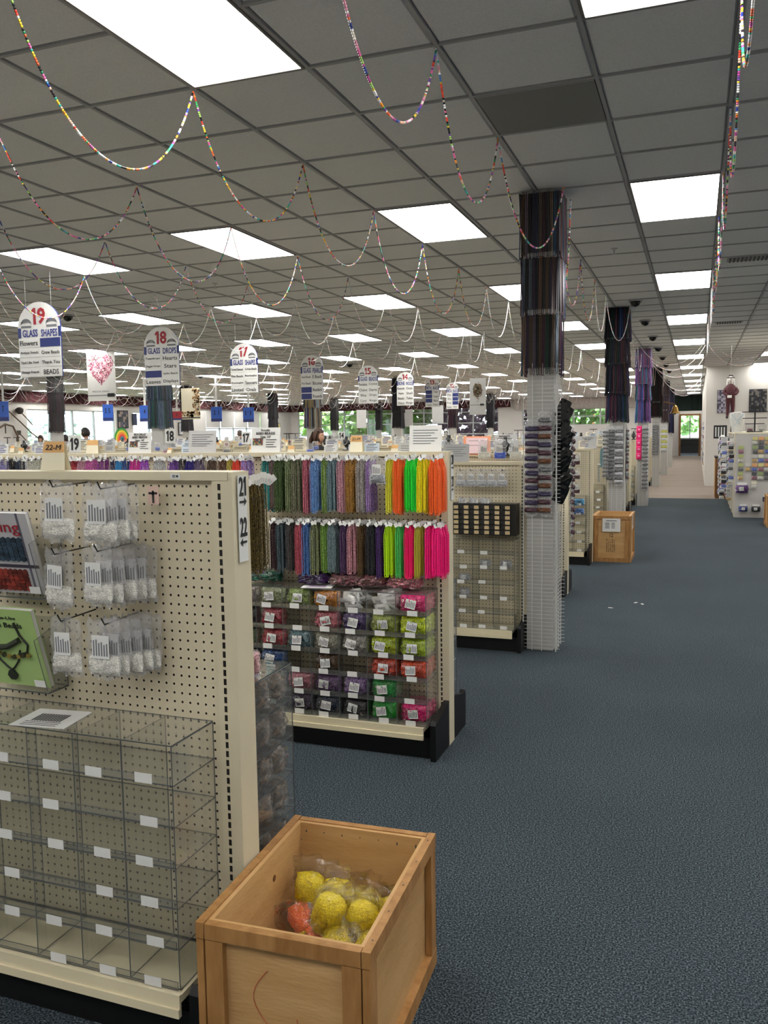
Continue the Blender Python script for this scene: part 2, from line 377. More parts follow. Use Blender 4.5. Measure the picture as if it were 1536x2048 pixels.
# walls
WX = -22.8
def wall_with_holes(name, axis, at, lo, hi, holes, z1=CEIL+.05, th=.15):
    b = MB(); cur = lo
    def bx(a, c, z0, zz):
        if axis == 'X': b.box(at-th, at, a, c, z0, zz)
        else: b.box(a, c, at, at+th, z0, zz)
    for (a, c, z0, zz) in holes:
        bx(cur, a, 0, z1); bx(a, c, 0, z0); bx(a, c, zz, z1); cur = c
    bx(cur, hi, 0, z1); return struct(b.build(name, M_wall))
LW = [(24.6, 29.6, .9, 2.62), (30.8, 33.3, .9, 2.62), (36.6, 43.6, .9, 2.8)]
BW = [(-22.3, -16.4, .9, 2.95), (-15.9, -10.2, .9, 2.95), (-8.9, -3.4, 1.85, 2.7), (-1.35, .2, 0, 2.5)]
wall_with_holes('wall_left', 'X', WX, -2.5, 46, LW); wall_with_holes('wall_back', 'Y', 46, WX, 3, BW[:3]+[(-1.6, .3, 0, CEIL-.3)])
n = 0
for holes, ax in ((LW, 'X'), (BW[:3], 'Y')):
    for (a, c, z0, z1) in holes:
        n += 1; t = bpy.data.objects.new('window_%d' % n, None); C.objects.link(t); struct(t)
        t.location = (WX-.1, a, z0) if ax == 'X' else (a, 46.05, z0); t.rotation_euler = (0, 0, PI/2 if ax == 'X' else 0)
        Wd, Hd = c-a, z1-z0; k = max(2, round(Wd/1.35)); fr = MB(); rows = (0, .45, Hd) if n > 3 else (0, Hd)
        if n in (3, 4, 5): rows = (0, .55, 1.15, 1.75, Hd) if n > 3 else (0, 1.0, Hd)
        for i in range(k+1): fr.box(Wd*i/k-.035, Wd*i/k+.035, -.04, .04, 0, Hd)
        for z in rows: fr.box(0, Wd, -.035, .035, z-.03, z+.03)
        fr.build('window_frame', M_frame, t)
        for i in range(k): MB().box(Wd*i/k+.035, Wd*(i+1)/k-.035, -.005, .005, 0, Hd).build('pane', M_pane, t)
        if n == 3:
            for i in range(k): MB().box(Wd*i/k+.04, Wd*(i+1)/k-.04, -.09, -.08, 1.05, Hd).build('blind', M_blind, t)
# pleated maroon valance under the ceiling
def valance(name, label, pts, z0, z1, m):
    b = MB(); L_ = [];
    for (x0, y0), (x1, y1) in zip(pts, pts[1:]):
        n = int(math.hypot(x1-x0, y1-y0)/.12); dx, dy = (x1-x0)/n, (y1-y0)/n; l = math.hypot(dx, dy)
        for i in range(n+1): s = .02*(-1)**i; L_.append((x0+dx*i-dy/l*s, y0+dy*i+dx/l*s))
    for i in range(len(L_)-1): b.quad([(*L_[i], z0), (*L_[i+1], z0), (*L_[i+1], z1), (*L_[i], z1)])
    o = b.build(name, m); sm = o.modifiers.new('s', 'SOLIDIFY'); sm.thickness = .01; return tag(o, label, 'valance')
valance('valance', 'long pleated maroon valance under the ceiling along the far walls', [(WX+.1, 20), (WX+.1, 45.8), (-9.5, 45.8)], 2.86, CEIL-.01, M_val)
valance('valance', 'white gathered fabric valance above the far right window', [(-9.3, 45.8), (-2, 45.8)], 2.72, CEIL-.01, mat('white_fabric', 'b9b2ac', .9, var=.1, scale=20))
valance('valance', 'dark green fringed valance at the far end of the aisle', [(-1.7, 45.7), (.42, 45.7)], 2.45, CEIL-.01, M_green)
# right wall block with the white end pillar, corridor walls and the far room
b = MB(); b.box(.225, 4.9, 25, 25.16, 0, CEIL+.05); b.box(.225, .42, 25.16, 46, 0, CEIL+.05); struct(b.build('wall_right', mat('pillar_paint', 'd3d0ca', .75)))
b = MB(); b.box(4.85, 5, -2.5, 25, 0, CEIL+.05); struct(b.build('wall_far_right', M_wall))
b = MB(); b.box(WX-.15, 5, -2.6, -2.5, 0, CEIL+.05); struct(b.build('wall_behind', M_wall))
for nm_, bs in (('wall_corridor_left', [(-1.75, -1.6, 46.15, 57, 0, CEIL+.05)]), ('wall_corridor_right', [(.3, .45, 46.15, 57, 0, CEIL+.05)]), ('wall_doorway', [(-1.6, -.95, 51.9, 52.05, 0, CEIL), (.18, .3, 51.9, 52.05, 0, CEIL), (-.95, .18, 51.9, 52.05, 2.4, CEIL)]),
                ('wall_corridor_end', [(-1.6, .3, 57, 57.15, 0, .95), (-1.6, .3, 57, 57.15, 2.5, CEIL), (-1.6, -1.05, 57, 57.15, .95, 2.5), (.2, .3, 57, 57.15, .95, 2.5)])):
    b = MB()
    for q in bs: b.box(*q)
    struct(b.build(nm_, M_wall))
d = bpy.data.objects.new('door_1', None); C.objects.link(d); struct(d); d.location = (0, 51.9, 0)
b = MB(); b.box(-.97, -.87, -.05, .1, 0, 2.4); b.box(.1, .2, -.05, .1, 0, 2.4); b.box(-.87, .1, -.05, .1, 2.3, 2.4); b.build('door_frame', M_wood2, d)
d = bpy.data.objects.new('window_7', None); C.objects.link(d); struct(d); d.location = (-.42, 57.07, .95)
b = MB(); b.box(-.03, .03, -.03, .03, 0, 1.55)
for z in (0, 1.52): b.box(-.62, .62, -.03, .03, z, z+.04)
for x in (-.62, .58): b.box(x, x+.04, -.03, .03, 0, 1.55)
b.build('window_frame', M_frame, d); MB().box(-.6, .6, -.005, .005, .03, 1.52).build('pane', M_pane, d)
b = MB(); b.box(-1.6, .3, 52.1, 57, .004, .006); struct(b.build('trim_2', mat('far_room_floor', '8494a8', .3)))
# sofa in the far room
t = thing('sofa', 'dark leather sofa beyond the far doorway', 'sofa', (-.4, 55, .006))
MB().box(-.75, .75, -.4, .4, .08, .42).build('seat', mat('dark_leather', '1c2022', .35), t); MB().box(-.75, .75, .22, .42, .42, .92).build('backrest', MATS['dark_leather'], t)
for s in (-1, 1): MB().box(s*.75-.09, s*.75+.09, -.4, .42, .05, .62).build('armrest', MATS['dark_leather'], t)
for i in range(2):
    MB().box(-.65+.66*i, -.01+.66*i, -.38, .2, .42, .5).build('cushion', MATS['dark_leather'], t)
# outdoors: lawn, hedge trees
b = MB(); b.box(-80, 40, 46.2, 110, -.3, -.12); b.box(-80, -23, -20, 46.2, -.3, -.12); struct(b.build('ground', mat('lawn', '6f8a4a', .9)))
def tree(x, y, h, r, colr, label, name='tree'):
    t = thing(name, label, 'tree', (x, y, -.12)); rnd = random.Random(int(x*7+y)); b = MB()
    for q in range(900):
        u, v = rnd.uniform(0, 2*PI), math.acos(rnd.uniform(-1, 1)); rr = r*rnd.uniform(.75, 1.05)
        c0 = Vector((rr*math.cos(u)*math.sin(v), rr*math.sin(u)*math.sin(v), h*.62+h*.38*math.cos(v)*rnd.uniform(.8, 1)))
        e1 = Vector((rnd.uniform(-1, 1), rnd.uniform(-1, 1), rnd.uniform(-1, 1))).normalized()*.28; e2 = e1.orthogonal().normalized()*.22
        b.quad([c0-e1, c0-e2, c0+e1, c0+e2])
    stuff(b.build('foliage', mat('leaf_'+colr, colr, .7, var=.35, scale=2), t)); MB().tube([(0, 0, 0), (.1, 0, h*.7)], [.18, .08], 8).build('trunk', M_wood2, t)
TR = [(-27, 55, 6, 3, 'b4d888'), (-22.5, 56, 5, 2.8, 'bede92'), (-18.5, 54, 6, 2.4, 'b0d488'), (-14.5, 57, 5, 2.6, 'c8a8c8'), (-11, 58, 5, 2.2, 'c8a8c8'), (-7, 62, 4, 2.5, 'b8dc90'), (-36, 40, 2.9, 2.2, 'd4e0dc'), (-36, 26, 2.0, 2.2, 'd8e2e0'), (-1.4, 66, 5, 2.4, 'b8dca0')]  # left-wall bushes near-white: blown-out daylight put into the leaf colour
TL = ['bright green tree outside the back windows, leftmost', 'light green tree outside the back windows, second from left', 'green tree outside the back windows behind the bead columns', 'purple-leaved tree outside the back windows, left one', 'purple-leaved tree outside the back windows, right one', 'low green tree outside the right end of the back wall', 'bush paled by daylight put into its colour, outside the left wall blinds', 'bush paled by daylight put into its colour, outside the wide left window', 'green tree outside the far aisle window']
for (x, y, h, r, c), l in zip(TR, TL): tree(x, y, h, r, c, l)
# ================================================================== BEAD GARLANDS
PAL = ['e8452f', 'f06a3a', 'f59a2b', 'f2d13c', '3fae62', '1f8a5b', '35b7a8', '4a90d9', '2a3f9a', '7c4bb0', 'c14a9a', 'ee6fae', 'f7a7c4', 'fbf3e6', 'ffffff', 'd9d9e6', '17181c', '2a1c22', 'a5d66c', 'f4c9b0', 'ffffff', '17181c']
PALL = [lin(c) for c in PAL]
SAG = .50
def swag_curve(n, L_=1.2192, sag=SAG, k=1.7, skew=0):
    out = []
    for i in range(n+1):
        t = i/n; u = 2*t-1; z = -sag*(math.cosh(k)-math.cosh(k*u))/(math.cosh(k)-1); out.append((t, z))
    # resample evenly by arc length
    P = [(t*L_, z) for t, z in out]; d = [0]
    for p, q in zip(P, P[1:]): d.append(d[-1]+math.dist(p, q))
    res = []; j = 0
    for i in range(n+1):
        s = d[-1]*i/n
        while j < n-1 and d[j+1] < s: j += 1
        f_ = (s-d[j])/max(1e-9, d[j+1]-d[j]); res.append((P[j][0]+(P[j+1][0]-P[j][0])*f_, P[j][1]+(P[j+1][1]-P[j][1])*f_))
    return res, d[-1]
def swag_mesh(seed, near=True):
    rnd = random.Random(seed); b = MB(); k = rnd.uniform(1.5, 1.9)
    if near:
        _, ln = swag_curve(400, k=k); nb = int(ln/.0095); pts, _ = swag_curve(nb*4, k=k)
        P = [(0, y, z) for y, z in pts]; R = []; cols = []; cc = rnd.choice(PALL); i = 0
        for q in range(nb*4+1): R.append((.0024, .0050, .0054, .0050)[q % 4])
        while len(cols) < nb*4:
            cc = rnd.choice(PALL)
            for _ in range(rnd.choice((1, 1, 1, 2, 3))): cols += [cc]*4
        b.tube(P, R, 6, cols=cols[:nb*4])
    else:
        pts, _ = swag_curve(56, k=k); b.tube([(0, y, z) for y, z in pts], .0048, 4, cols=[rnd.choice(PAL_LIT) for _ in range(56)])
    return b.mesh('swag', M_attr)
NEAR = [swag_mesh(s) for s in range(4)]; PAL_LIT = [tuple(.45*a_+.5 for a_ in c[:3])+(1,) for c in PALL]  # far beads blended toward white: their brightly lit look is put into the colour
FAR = [swag_mesh(50+s, False) for s in range(5)]
ROWX = [.131-.0]+[.131-1.2192*k for k in range(1, 19)]
sw = 0
for r, x in enumerate(ROWX):
    where = 'along the right edge of the aisle' if r == 0 else '%s row left of the aisle' % ordw(r)
    t = thing('bead_garland', 'string of multicoloured pony beads looping under the ceiling, %s' % where, 'garland', (x, 0, CEIL-.014), group='bead garlands')
    rest = MB()
    for k in range(0, 35):
        y = GY0-3*2*PY+1.2192*k
        if r == 0 and y > 15.5: continue
        if y > 45: break
        d = math.hypot(x, y)
        if sw < 290 and d < 17 and x > -y*1.05-2.6:
            rn = random.Random(r*97+k); me = (NEAR if d < 9 else FAR)[rn.randrange(4)]
            o = put('swag', me, t, (0, y, 0)); o.scale = (1, 1, rn.uniform(.9, 1.06)); sw += 1
            if rn.random() < .5 and r != 1: o.location.y = y+1.2192; o.rotation_euler = (0, 0, PI)
            if r == 1:                       # this row is led round the front of the aisle columns
                for yc in (6.2, 12.32, 18.4):
                    a_, e_ = Vector((0, y)), Vector((0, y+1.2192))
                    if abs(y+1.2192-yc) < .35: e_ = Vector((.205, yc-.17))
                    elif abs(y-yc) < .35: a_ = Vector((.205, yc+.17))
                    else: continue
                    v_ = e_-a_; o.location = (a_.x, a_.y, 0); o.rotation_euler = (0, 0, -math.atan2(v_.x, v_.y)); o.scale = (1, v_.length/1.2192, 1)
        else:
            rn = random.Random(r*97+k); pts, _ = swag_curve(22); s = rn.uniform(.88, 1.06)
            rest.tube([(0, y+p, z*s) for p, z in pts], .0046, 3, cols=[rn.choice(PAL_LIT) for _ in range(22)])
    if rest.v: stuff(rest.build('far_swags', M_attr, t))
for n, (x0, y) in enumerate([(-1.09, 17.1), (-1.09, 18.3), (-1.09, 19.6), (-1.09, 21.4), (.13, 16.0), (.13, 17.3), (1.35, 16.0), (1.35, 17.3), (-1.09, 24), (-1.09, 29), (-1.09, 33)]):
    side = 'across the aisle' if x0 < 0 else ('right of the aisle' if x0 < 1 else 'far right above the white rack')
    idx = ordw(n+1 if n < 4 else (n-3 if n < 6 else (n-5 if n < 8 else n-3)))
    o = put('bead_garland', FAR[n % 5], None, (x0, y, CEIL-.02), (0, 0, -PI/2)); o.scale = (1, 1, .9+.05*(n % 3))
    tag(o, 'single loop of beads hanging %s, %s from the front' % (side, idx), 'garland', 'crosswise bead loops')
# ================================================================== COLUMNS
STR = ['1c1c24', '2a3458', '3c2c4c', '562a42', '5c3438', '1e4c3a', '275a80', '6a543c', '2c2c38', '7a4056', '3c3c70', '17171c']
SM = [mat('strand_'+c, c, .25, metal=.15, spec=.8, var=.5, scale=260) for c in STR]
LIGHT = [mat('strand_light_'+c, c, .2, metal=.5, spec=.9, var=.5, scale=260) for c in ('8f7f98', '9a7460', '7d8fa3', 'a08a7a')]
def strand_mesh(L_, pitch=.0075, r=.0036, n=5):
    b = MB(); k = int(L_/pitch)*2; g = .0055
    for s_ in (-1, 1): b.tube([(s_*g, 0, -(L_-g)*i/k) for i in range(k+1)], [r*(.45 if i % 2 == 0 else 1.15) for i in range(k+1)], n)
    b.tube([(g*math.cos(a), 0, -(L_-g)-g*math.sin(a)) for a in [PI*i/8 for i in range(9)]], [r*(.45 if i % 2 == 0 else 1.15) for i in range(9)], n); return b.mesh('strand', SM[0], False)
def perim(hw, n):
    """points round a rounded square, evenly spaced"""
    out = []
    for i in range(n):
        s = 8*hw*i/n; q = int(s//(2*hw)) % 4; t = s-2*hw*(s//(2*hw))-hw
        out.append([(t, -hw), (hw, t), (-t, hw), (-hw, -t)][q])
    return out
def column(x, y, label, near=False, tiers=((3.25, 2.79), (2.81, 2.40), (2.42, 1.99)), pal=None, grid=True, hw=.105):
    t = thing('bead_column', label, 'column', (x, y, 0), group=None)
    MB().box(-hw+.01, hw-.01, -hw+.01, hw-.01, 0, CEIL).build('post', M_colw, t)
    rnd = random.Random(int(x*31+y*17))
    for k, (z1, z0) in enumerate(tiers):
        e = .157 - .006*k
        if near:
            me = strand_mesh(z1-z0, n=5)
            for (a, c) in perim(e, 46):
                ny = (c > e-1e-6)-(c < -e+1e-6); nx = (a > e-1e-6)-(a < -e+1e-6); fl = .024/(z1-z0)
                o = put('strand', me, t, (a*.9+rnd.uniform(-.003, .003), c*.9+rnd.uniform(-.004, .004), z1-rnd.uniform(0, .01)), (ny*fl+rnd.uniform(-.012, .012), -nx*fl+rnd.uniform(-.012, .012), PI/2 if nx else 0), material=rnd.choice(SM+SM+LIGHT)); o.scale = (1, 1, rnd.uniform(.975, 1.0))
            MB().box(-e+.026, e-.026, -e+.026, e-.026, z0+.05, z1-.02).build('backing', mat('dark_backing', '1c1c22', .6), t)
        else:
            b = MB(); P_ = pal or STR
            for (a, c) in perim(e, 44):
                cl = lin(rnd.choice(P_)); zb = z0-rnd.uniform(-.02, .02); K = 7
                b.tube([(a*(.9+.14*i/K)+rnd.uniform(-.003, .003), c*(.9+.14*i/K), z1-(z1-zb)*i/K) for i in range(K+1)], .0105, 4, c=cl)
            b.box(-e+.026, e-.026, -e+.026, e-.026, z0+.04, z1, c=lin('0c0c10')); stuff(b.build('bead_strands', M_attr, t))
        b = MB(); b.box(-e+.02, e-.02, -e+.02, e-.02, z1-.03, z1-.015); b.build('strand_rail', M_black, t)
    if grid:
        zt = tiers[-1][1]+.08; b = MB(); q = hw+.012; nz = int(zt/.0275)
        for i in range(nz):
            z = .02+i*.0275; th = .0014
            b.box(-q, q, -q-th, -q+th, z-th, z+th); b.box(q-th, q+th, -q, q, z-th, z+th)
            if near: b.box(q, q+.03, -q-.002, -q+.002, z-th, z+th); b.box(q, q+.03, q-.002, q+.002, z-th, z+th)
        for s in (-1, -.45, .15, 1): b.box(s*q-.003, s*q+.003, -q-.006, -q, 0, zt); b.box(q, q+.006, s*q-.003, s*q+.003, 0, zt)
        stuff(b.build('wire_grid', M_wire, t))
    return t
column(-1.05, 6.2, 'nearest square column wrapped in dark bead strands over white wire grid', True)
column(-1.05, 12.32, 'second aisle column with dark strands above grey bead packs', tiers=((3.25, 2.81), (2.83, 2.47), (2.49, 2.07), (2.1, 1.7)), pal=['15151c', '1d2338', '2a1f33', '3a1c2c', '302028', '142a26', '1b2f4c', '3a2c22', '22222a', '4a2a3a', '101014', '2a3f6a'])
column(-1.05, 18.4, 'third aisle column with violet and blue bead strands', tiers=((3.22, 2.84), (2.86, 2.49), (2.51, 2.18), (2.2, 1.73)), pal=['3b2f5a', '2f4f8a', '5a4a7a', '7a4a7a', '2a6a7a', '1b1b2a', '6a3a5a'])
column(-1.05, 24.6, 'fourth aisle column with black and maroon strands', tiers=((3.22, 2.3), (2.3, 1.9)), pal=['0f0f12', '2a1216', '16211c'])
column(-1.05, 30.8, 'fifth aisle column with brown mixed strands', tiers=((3.2, 2.7), (2.72, 2.2), (2.2, 1.8)), pal=['4a3a3a', '5a4a4a', '3a2a30', '4a4a5a'])
column(-1.05, 37, 'sixth aisle column with blue black strands', tiers=((3.2, 2.6), (2.6, 1.4)), pal=['1a1f3a', '14141c', '2a2a4a'])
CP = {(-8.55, 12.3): ('column with teal and dark strands behind the aisle eighteen sign', ['123a34', '1c4a44', '2a1f2c', '1b2f4a', '0f1f22', '4a5a70']), (-8.55, 18.4): ('column with gold green and violet strands behind the aisle sixteen sign', ['6a5a3a', '2a3a2a', '3a2a4a', '7a6a4a', '1c1c24', '6a7a80']),
      (-8.55, 24.6): ('black strand column between the aisle fifteen and fourteen signs', ['0e0e10', '141216', '1a1620']), (-8.55, 30.8): ('black and plum strand column beside the blank hanging sheet', ['0e0e10', '2a1626', '4a2a3a']),
      (-16.05, 18.4): ('dark plum strand column below the aisle nineteen sign', ['1c1416', '2a2a26', '3a1c2c', '16161a']), (-16.05, 24.6): ('narrow dark strand column left of the brown bead poster', ['2a1f2a', '1a1a22']), (-16.05, 30.8): ('dark strand column below and right of the aisle seventeen sign', ['15121a', '2a1c22', '1a1f2a']),
      (-16.05, 37): ('slim black strand column in front of the back windows, left', ['121214']), (-16.05, 43): ('slim grey-black strand column in front of the back windows, right', ['1c1c1e', '26242a']), (-8.55, 37): ('slim dark column before the right end of the back windows', ['121214', '1c1a22'])}
for (x, y), (l, p) in CP.items(): column(x, y, l, pal=p, tiers=((3.22, 2.75), (2.78, 2.2), (2.25, 1.72)), hw=.12, grid=False)
# ================================================================== GONDOLAS
def gondola(x, y, H, n, label, endstrip=True, group='pegboard gondolas'):
    """double-sided pegboard run, n sections of 1.22 m going left (-X) from its right end"""
    t = thing('display_gondola', label, 'display shelf', (x, y, 0), group=group); L_ = 1.2192*n
    MB().box(-.012, 0, -.045, .045, 0, H).build('end_post', M_steel, t)
    for s, nmn in ((-1, 'front'), (1, 'back')):
        for k in range(n):
            x1 = -.062-1.2192*k if k == 0 else -1.2192*k-.02; x0 = -1.2192*(k+1)+.02
            MB().box(x0, x1, min(s*.028, s*.022), max(s*.028, s*.022), .15, H-.022).build('pegboard', M_peg, t)
            MB().box(x1, x1+.05 if k == 0 else x1+.04, min(s*.045, s*.02), max(s*.045, s*.02), .02, H-.0225).build('upright', M_steel, t)
            xs = x1+.022; MB().box(xs-.0042, xs+.0042, min(s*.0458, s*.044), max(s*.0458, s*.044), .1, H-.03).build('slot_strip', M_slotd, t)
        a, c = (-.262, -.045) if s < 0 else (.045, .262)
        b = MB(); b.box(-L_, -.07, a, c, .135, .155)
        f0, f1 = (-.27, -.262) if s < 0 else (.262, .27)
        b.box(-L_, -.07, f0, f1, .098, .158); b.box(-L_, -.07, *((f0-.006, f0) if s < 0 else (f1, f1+.006)), .098, .122)
        b.build('base_shelf', M_deck, t)
        k0, k1 = (-.245, -.235) if s < 0 else (.235, .245)
        MB().box(-L_, -.02, k0, k1, 0, .1).build('kick_plate', M_black, t)
        p = [(s*.045, 0), (s*.285, 0), (s*.285, .18), (s*.27, .20), (s*.25, .185), (s*.045, .235)]
        b = MB(); n0_ = len(b.v); b.v = [(-.03, u, v) for u, v in p]+[(-.002, u, v) for u, v in p]; m_ = len(p)
        b.face(tuple(range(m_))); b.face(tuple(range(2*m_-1, m_-1, -1)))
        for q in range(m_): b.face((q, q+m_, (q+1) % m_+m_, (q+1) % m_))
        b.build('end_bracket', M_black, t)
    MB().box(-L_, -.0125, -.047, .047, H-.022, H+.001).build('top_rail', M_steel, t)
    return t
M_slotd = holes_mat('slot_black', 'd6ccb1', .0254, 0, True)
G = []
GLAB = ['nearest beige pegboard gondola with three pegs of white bead bags', 'second beige gondola hung with rows of bead hanks', 'third gondola with black drawer unit behind the bead column']
G.append(gondola(-1.157, 2.02, 1.5, 3, GLAB[0])); G.append(gondola(-1.157, 4.11, 1.5, 4, GLAB[1]))
g3 = gondola(-1.157, 6.24, 1.37, 4, GLAB[2]); G.append(g3)
GY = [2.02, 4.11, 6.24]
for k in range(3, 16):
    y = 6.24+2.09*(k-2)
    if k > 9 and k % 2: pass
    GY.append(y); G.append(dup(g3, (-1.157, y, 0), '%s beige pegboard gondola from the front along the left of the aisle' % ordw(k+1)))
blockB = []
for k in range(2, 15):
    blockB.append(dup(g3, (-7.35, GY[k]+.2, 0), 'low gondola in the middle block past the hanging signs, %s from the front' % ordw(k-1), group='gondolas of the middle block'))
for k in range(4, 14): dup(g3, (-13.6, GY[k]+.1, 0), 'low gondola in the far left block, %s from the front' % ordw(k-3), group='gondolas of the far left block')
# ------------------------------------------------------------------ acrylic bin racks
def bin_rack(x, y, label, cols=7, rows=6, step=.1545, H=.66, D=.2, z=.156, back=False, labels=True, skip=()):
    t = thing('acrylic_bin_rack', label, 'bin rack', (x, y, z), (0, 0, PI) if back else (0, 0, 0)); W = step*cols; th = .0035
    sg = 1 if back else -1
    X = lambda i: sg*i*step          # local x of divider i, going left in the world
    lo = lambda a, c: (min(a, c), max(a, c))
    MB().box(*lo(X(0), X(cols)), -D, 0, H-th, H, thin=2).build('top_panel', [M_acr, M_edge], t)
    for r in range(rows): MB().box(*lo(X(0), X(cols)), -D+.004, 0, H*r/rows, H*r/rows+th, thin=2).build('shelf', [M_acr, M_edge], t)
    for i in range(cols+1): MB().box(X(i)-th/2, X(i)+th/2, -D, -.001, th, H-th-.001, thin=0).build('divider', [M_acr, M_edge], t)
    for r in range(rows):
        zr = H*r/rows+th+.001
        MB().box(*lo(X(0)+sg*.003, X(cols)-sg*.003), -D-.006, -D-.003, zr, zr+.022, thin=1).build('front_lip', [M_acr, M_edge], t)
    if labels:
        for r in range(rows):
            for i in range(cols):
                if (r, i) in skip: continue
                xc = X(i+.5)+random.uniform(-.012, .012); zr = H*r/rows+random.uniform(0, .006)
                MB().box(xc-.026, xc+.026, -D-.009, -D-.007, zr, zr+.026).build('price_label', M_white, t)
    return t
r1 = bin_rack(-1.237, 1.97, 'large empty acrylic bin rack with blank labels on the nearest gondola', cols=9, skip={(4, 5), (2, 0+2), (4, 1), (0, 3)})
r2 = bin_rack(-1.215, 4.06, 'acrylic bin rack full of bagged hanks below the bright hanks', cols=14)
r1b = bin_rack(-1.2, 2.07, 'acrylic bin rack of brown bead bags on the back of nearest gondola', cols=3, back=True, labels=False, H=.72, D=.31)
r2b = bin_rack(-1.2, 4.16, 'clear acrylic bin rack on the back of the hank gondola', cols=3, back=True)
r3 = bin_rack(-1.215, 6.19, 'acrylic bin rack with few bags under the black drawer unit', cols=5, skip={(r, i) for r in range(6) for i in (3, 4)} | {(5, 0), (3, 0), (1, 0)})
r4 = bin_rack(-1.215, 8.28, 'acrylic bin rack with small packs right behind the bead column', cols=3)
r5 = bin_rack(-1.215, 10.37, 'acrylic bin rack with two blue bags beside the far crate', cols=3)
r6 = bin_rack(-1.215, 12.46, 'dim acrylic bin rack behind the far crate', cols=3)
for k, y in ((9, 18.73), (8, 16.64), (7, 14.55)): bin_rack(-1.215, y, 'distant acrylic bin rack on the %s gondola' % ordw(k+1), cols=2)
# paper sheets lying on the racks
def sheet(p, w_, h_, label, rot=0, name='paper_sheet', print_=True, pm=None):
    t = thing(name, label, 'paper', p, (0, 0, rot)); MB().box(-w_/2, w_/2, -h_/2, h_/2, 0, .0015).build('sheet', M_white, t)
    if print_:
        b = MB()
        for i in range(11): b.box(-w_*.28+i*w_*.05, -w_*.25+i*w_*.05, -h_*.18, h_*.22, .0016, .002)
        for i in range(3): b.box(-w_*.35, w_*.3, -h_*.42+i*.012, -h_*.40+i*.012, .0016, .002)
        stuff(b.build('print', pm or M_ink, t))
    return t
sheet((-1.675, 1.84, .818), .17, .14, 'white printed sheet lying on the empty acrylic rack under the green book', .12)
sheet((-1.81, 3.92, .818), .16, .11, 'white sheet with purple flower print lying on the full bin rack', .2, pm=mat('purple_print', '7a4f86', .6))
# ------------------------------------------------------------------ pegs
M_hook = mat('black_peg', '151517', .3)
def hook(x, y, z, length=.15, label='', parent=None, sg=-1):
    o = MB().tube([(0, 0, 0), (0, sg*length, -.004), (0, sg*(length+.012), .016)], .0022, 6).build('peg_hook', M_hook, parent, (x, y, z))
    if parent is None: tag(o, label, 'hook', 'peg hooks')
    return o
# ------------------------------------------------------------------ bagged seed beads on the nearest gondola
def crumb(name, c1, c2, sc=260, rough=.3):
    if name in MATS: return MATS[name]
    m, nt, b = nm(name); L = nt.links.new; tc = N(nt, 'ShaderNodeTexCoord'); v = N(nt, 'ShaderNodeTexVoronoi'); v.inputs['Scale'].default_value = sc
    L(tc.outputs['Object'], v.inputs[0]); r = N(nt, 'ShaderNodeValToRGB'); L(v.outputs['Color'], r.inputs[0])
    r.color_ramp.elements[0].color = lin(c1); r.color_ramp.elements[1].color = lin(c2); L(r.outputs[0], b.inputs['Base Color'])
    bp = N(nt, 'ShaderNodeBump'); bp.inputs['Strength'].default_value = .7; bp.inputs['Distance'].default_value = .003; L(v.outputs['Distance'], bp.inputs['Height']); L(bp.outputs[0], b.inputs['Normal'])
    b.inputs['Roughness'].default_value = rough; MATS[name] = m; return m
M_wbead = crumb('white_beads', 'b9b7ae', 'f4f2ea')
M_tag = mat('barcode_card', 'e2e2e0', .6, var=.12, scale=120)
bagfilm = [pillow(.110, .165, .014, 12, 12, 1.1, s, .6).mesh('film', M_film, True) for s in range(3)]
bagfill = [pillow(.098, .058, .028, 12, 8, .4, s+9, .45).mesh('bead_filling', M_wbead, True) for s in range(3)]
def labelmesh(w_, h_, nl=5, vertical=True):
    b = MB(); b.box(-w_/2, w_/2, -.0006, .0006, -h_/2, h_/2)
    for i in range(nl):
        x = -w_*.38+w_*.76*i/max(1, nl-1); b.box(x-w_*.04, x+w_*.04, -.0011, -.0005, -h_*.38, h_*random.uniform(.1, .4), 1)
    return b.mesh('paper_label', [M_white, M_inkg])
LB = labelmesh(.054, .064, 6); LB2 = labelmesh(.05, .042, 6)
def bead_bag(x, y, z, label, rz=0, ry=0, v=0, scale=1, group='bags of white seed beads', fill=None):
    t = thing('bead_bag', label, 'bead bag', (x, y, z), (0, ry, rz), group); t.scale = (scale,)*3     # origin = hanging hole
    put('film', bagfilm[v % 3], t, (0, 0, -.07)); o = put('bead_filling', bagfill[v % 3], t, (0, 0, -.115), material=fill)
    put('paper_label', LB, t, (-.002, -.0135, -.062), (0, .0, 0)); return t
PG = [(-1.635, 1.47, 'upper left', 1), (-1.478, 1.466, 'upper right', 3), (-1.64, 1.285, 'middle left', 1), (-1.497, 1.298, 'middle right', 5), (-1.63, 1.10, 'lower left', 1), (-1.485, 1.10, 'lower right', 5)]
for k, (x, z, s, n) in enumerate(PG):
    hook(x+.0, 1.99, z, .145, 'black peg hook, %s of the six on the nearest pegboard' % s)
    for i in range(n):
        bead_bag(x+(.005 if n == 1 else -.012+i*.016), 1.855+i*.026, z-.004, 'clear bag of white seed beads, %s peg%s' % (s, '' if n == 1 else ', %s from the front' % ordw(i+1)), random.uniform(-.12, .12), random.uniform(-.05, .05), k+i)
t = thing('shelf_tag', 'pinkish price tag with a black mark beside the upper right bags', 'tag', (-1.395, 1.96, 1.462))
MB().box(-.018, .018, -.001, .001, -.05, 0).build('card', mat('pink_card', 'd8b9ac', .6), t); MB().box(-.002, .003, -.003, -.001, -.046, -.012).box(-.013, .013, -.003, -.001, -.022, -.016).build('mark', M_ink, t)
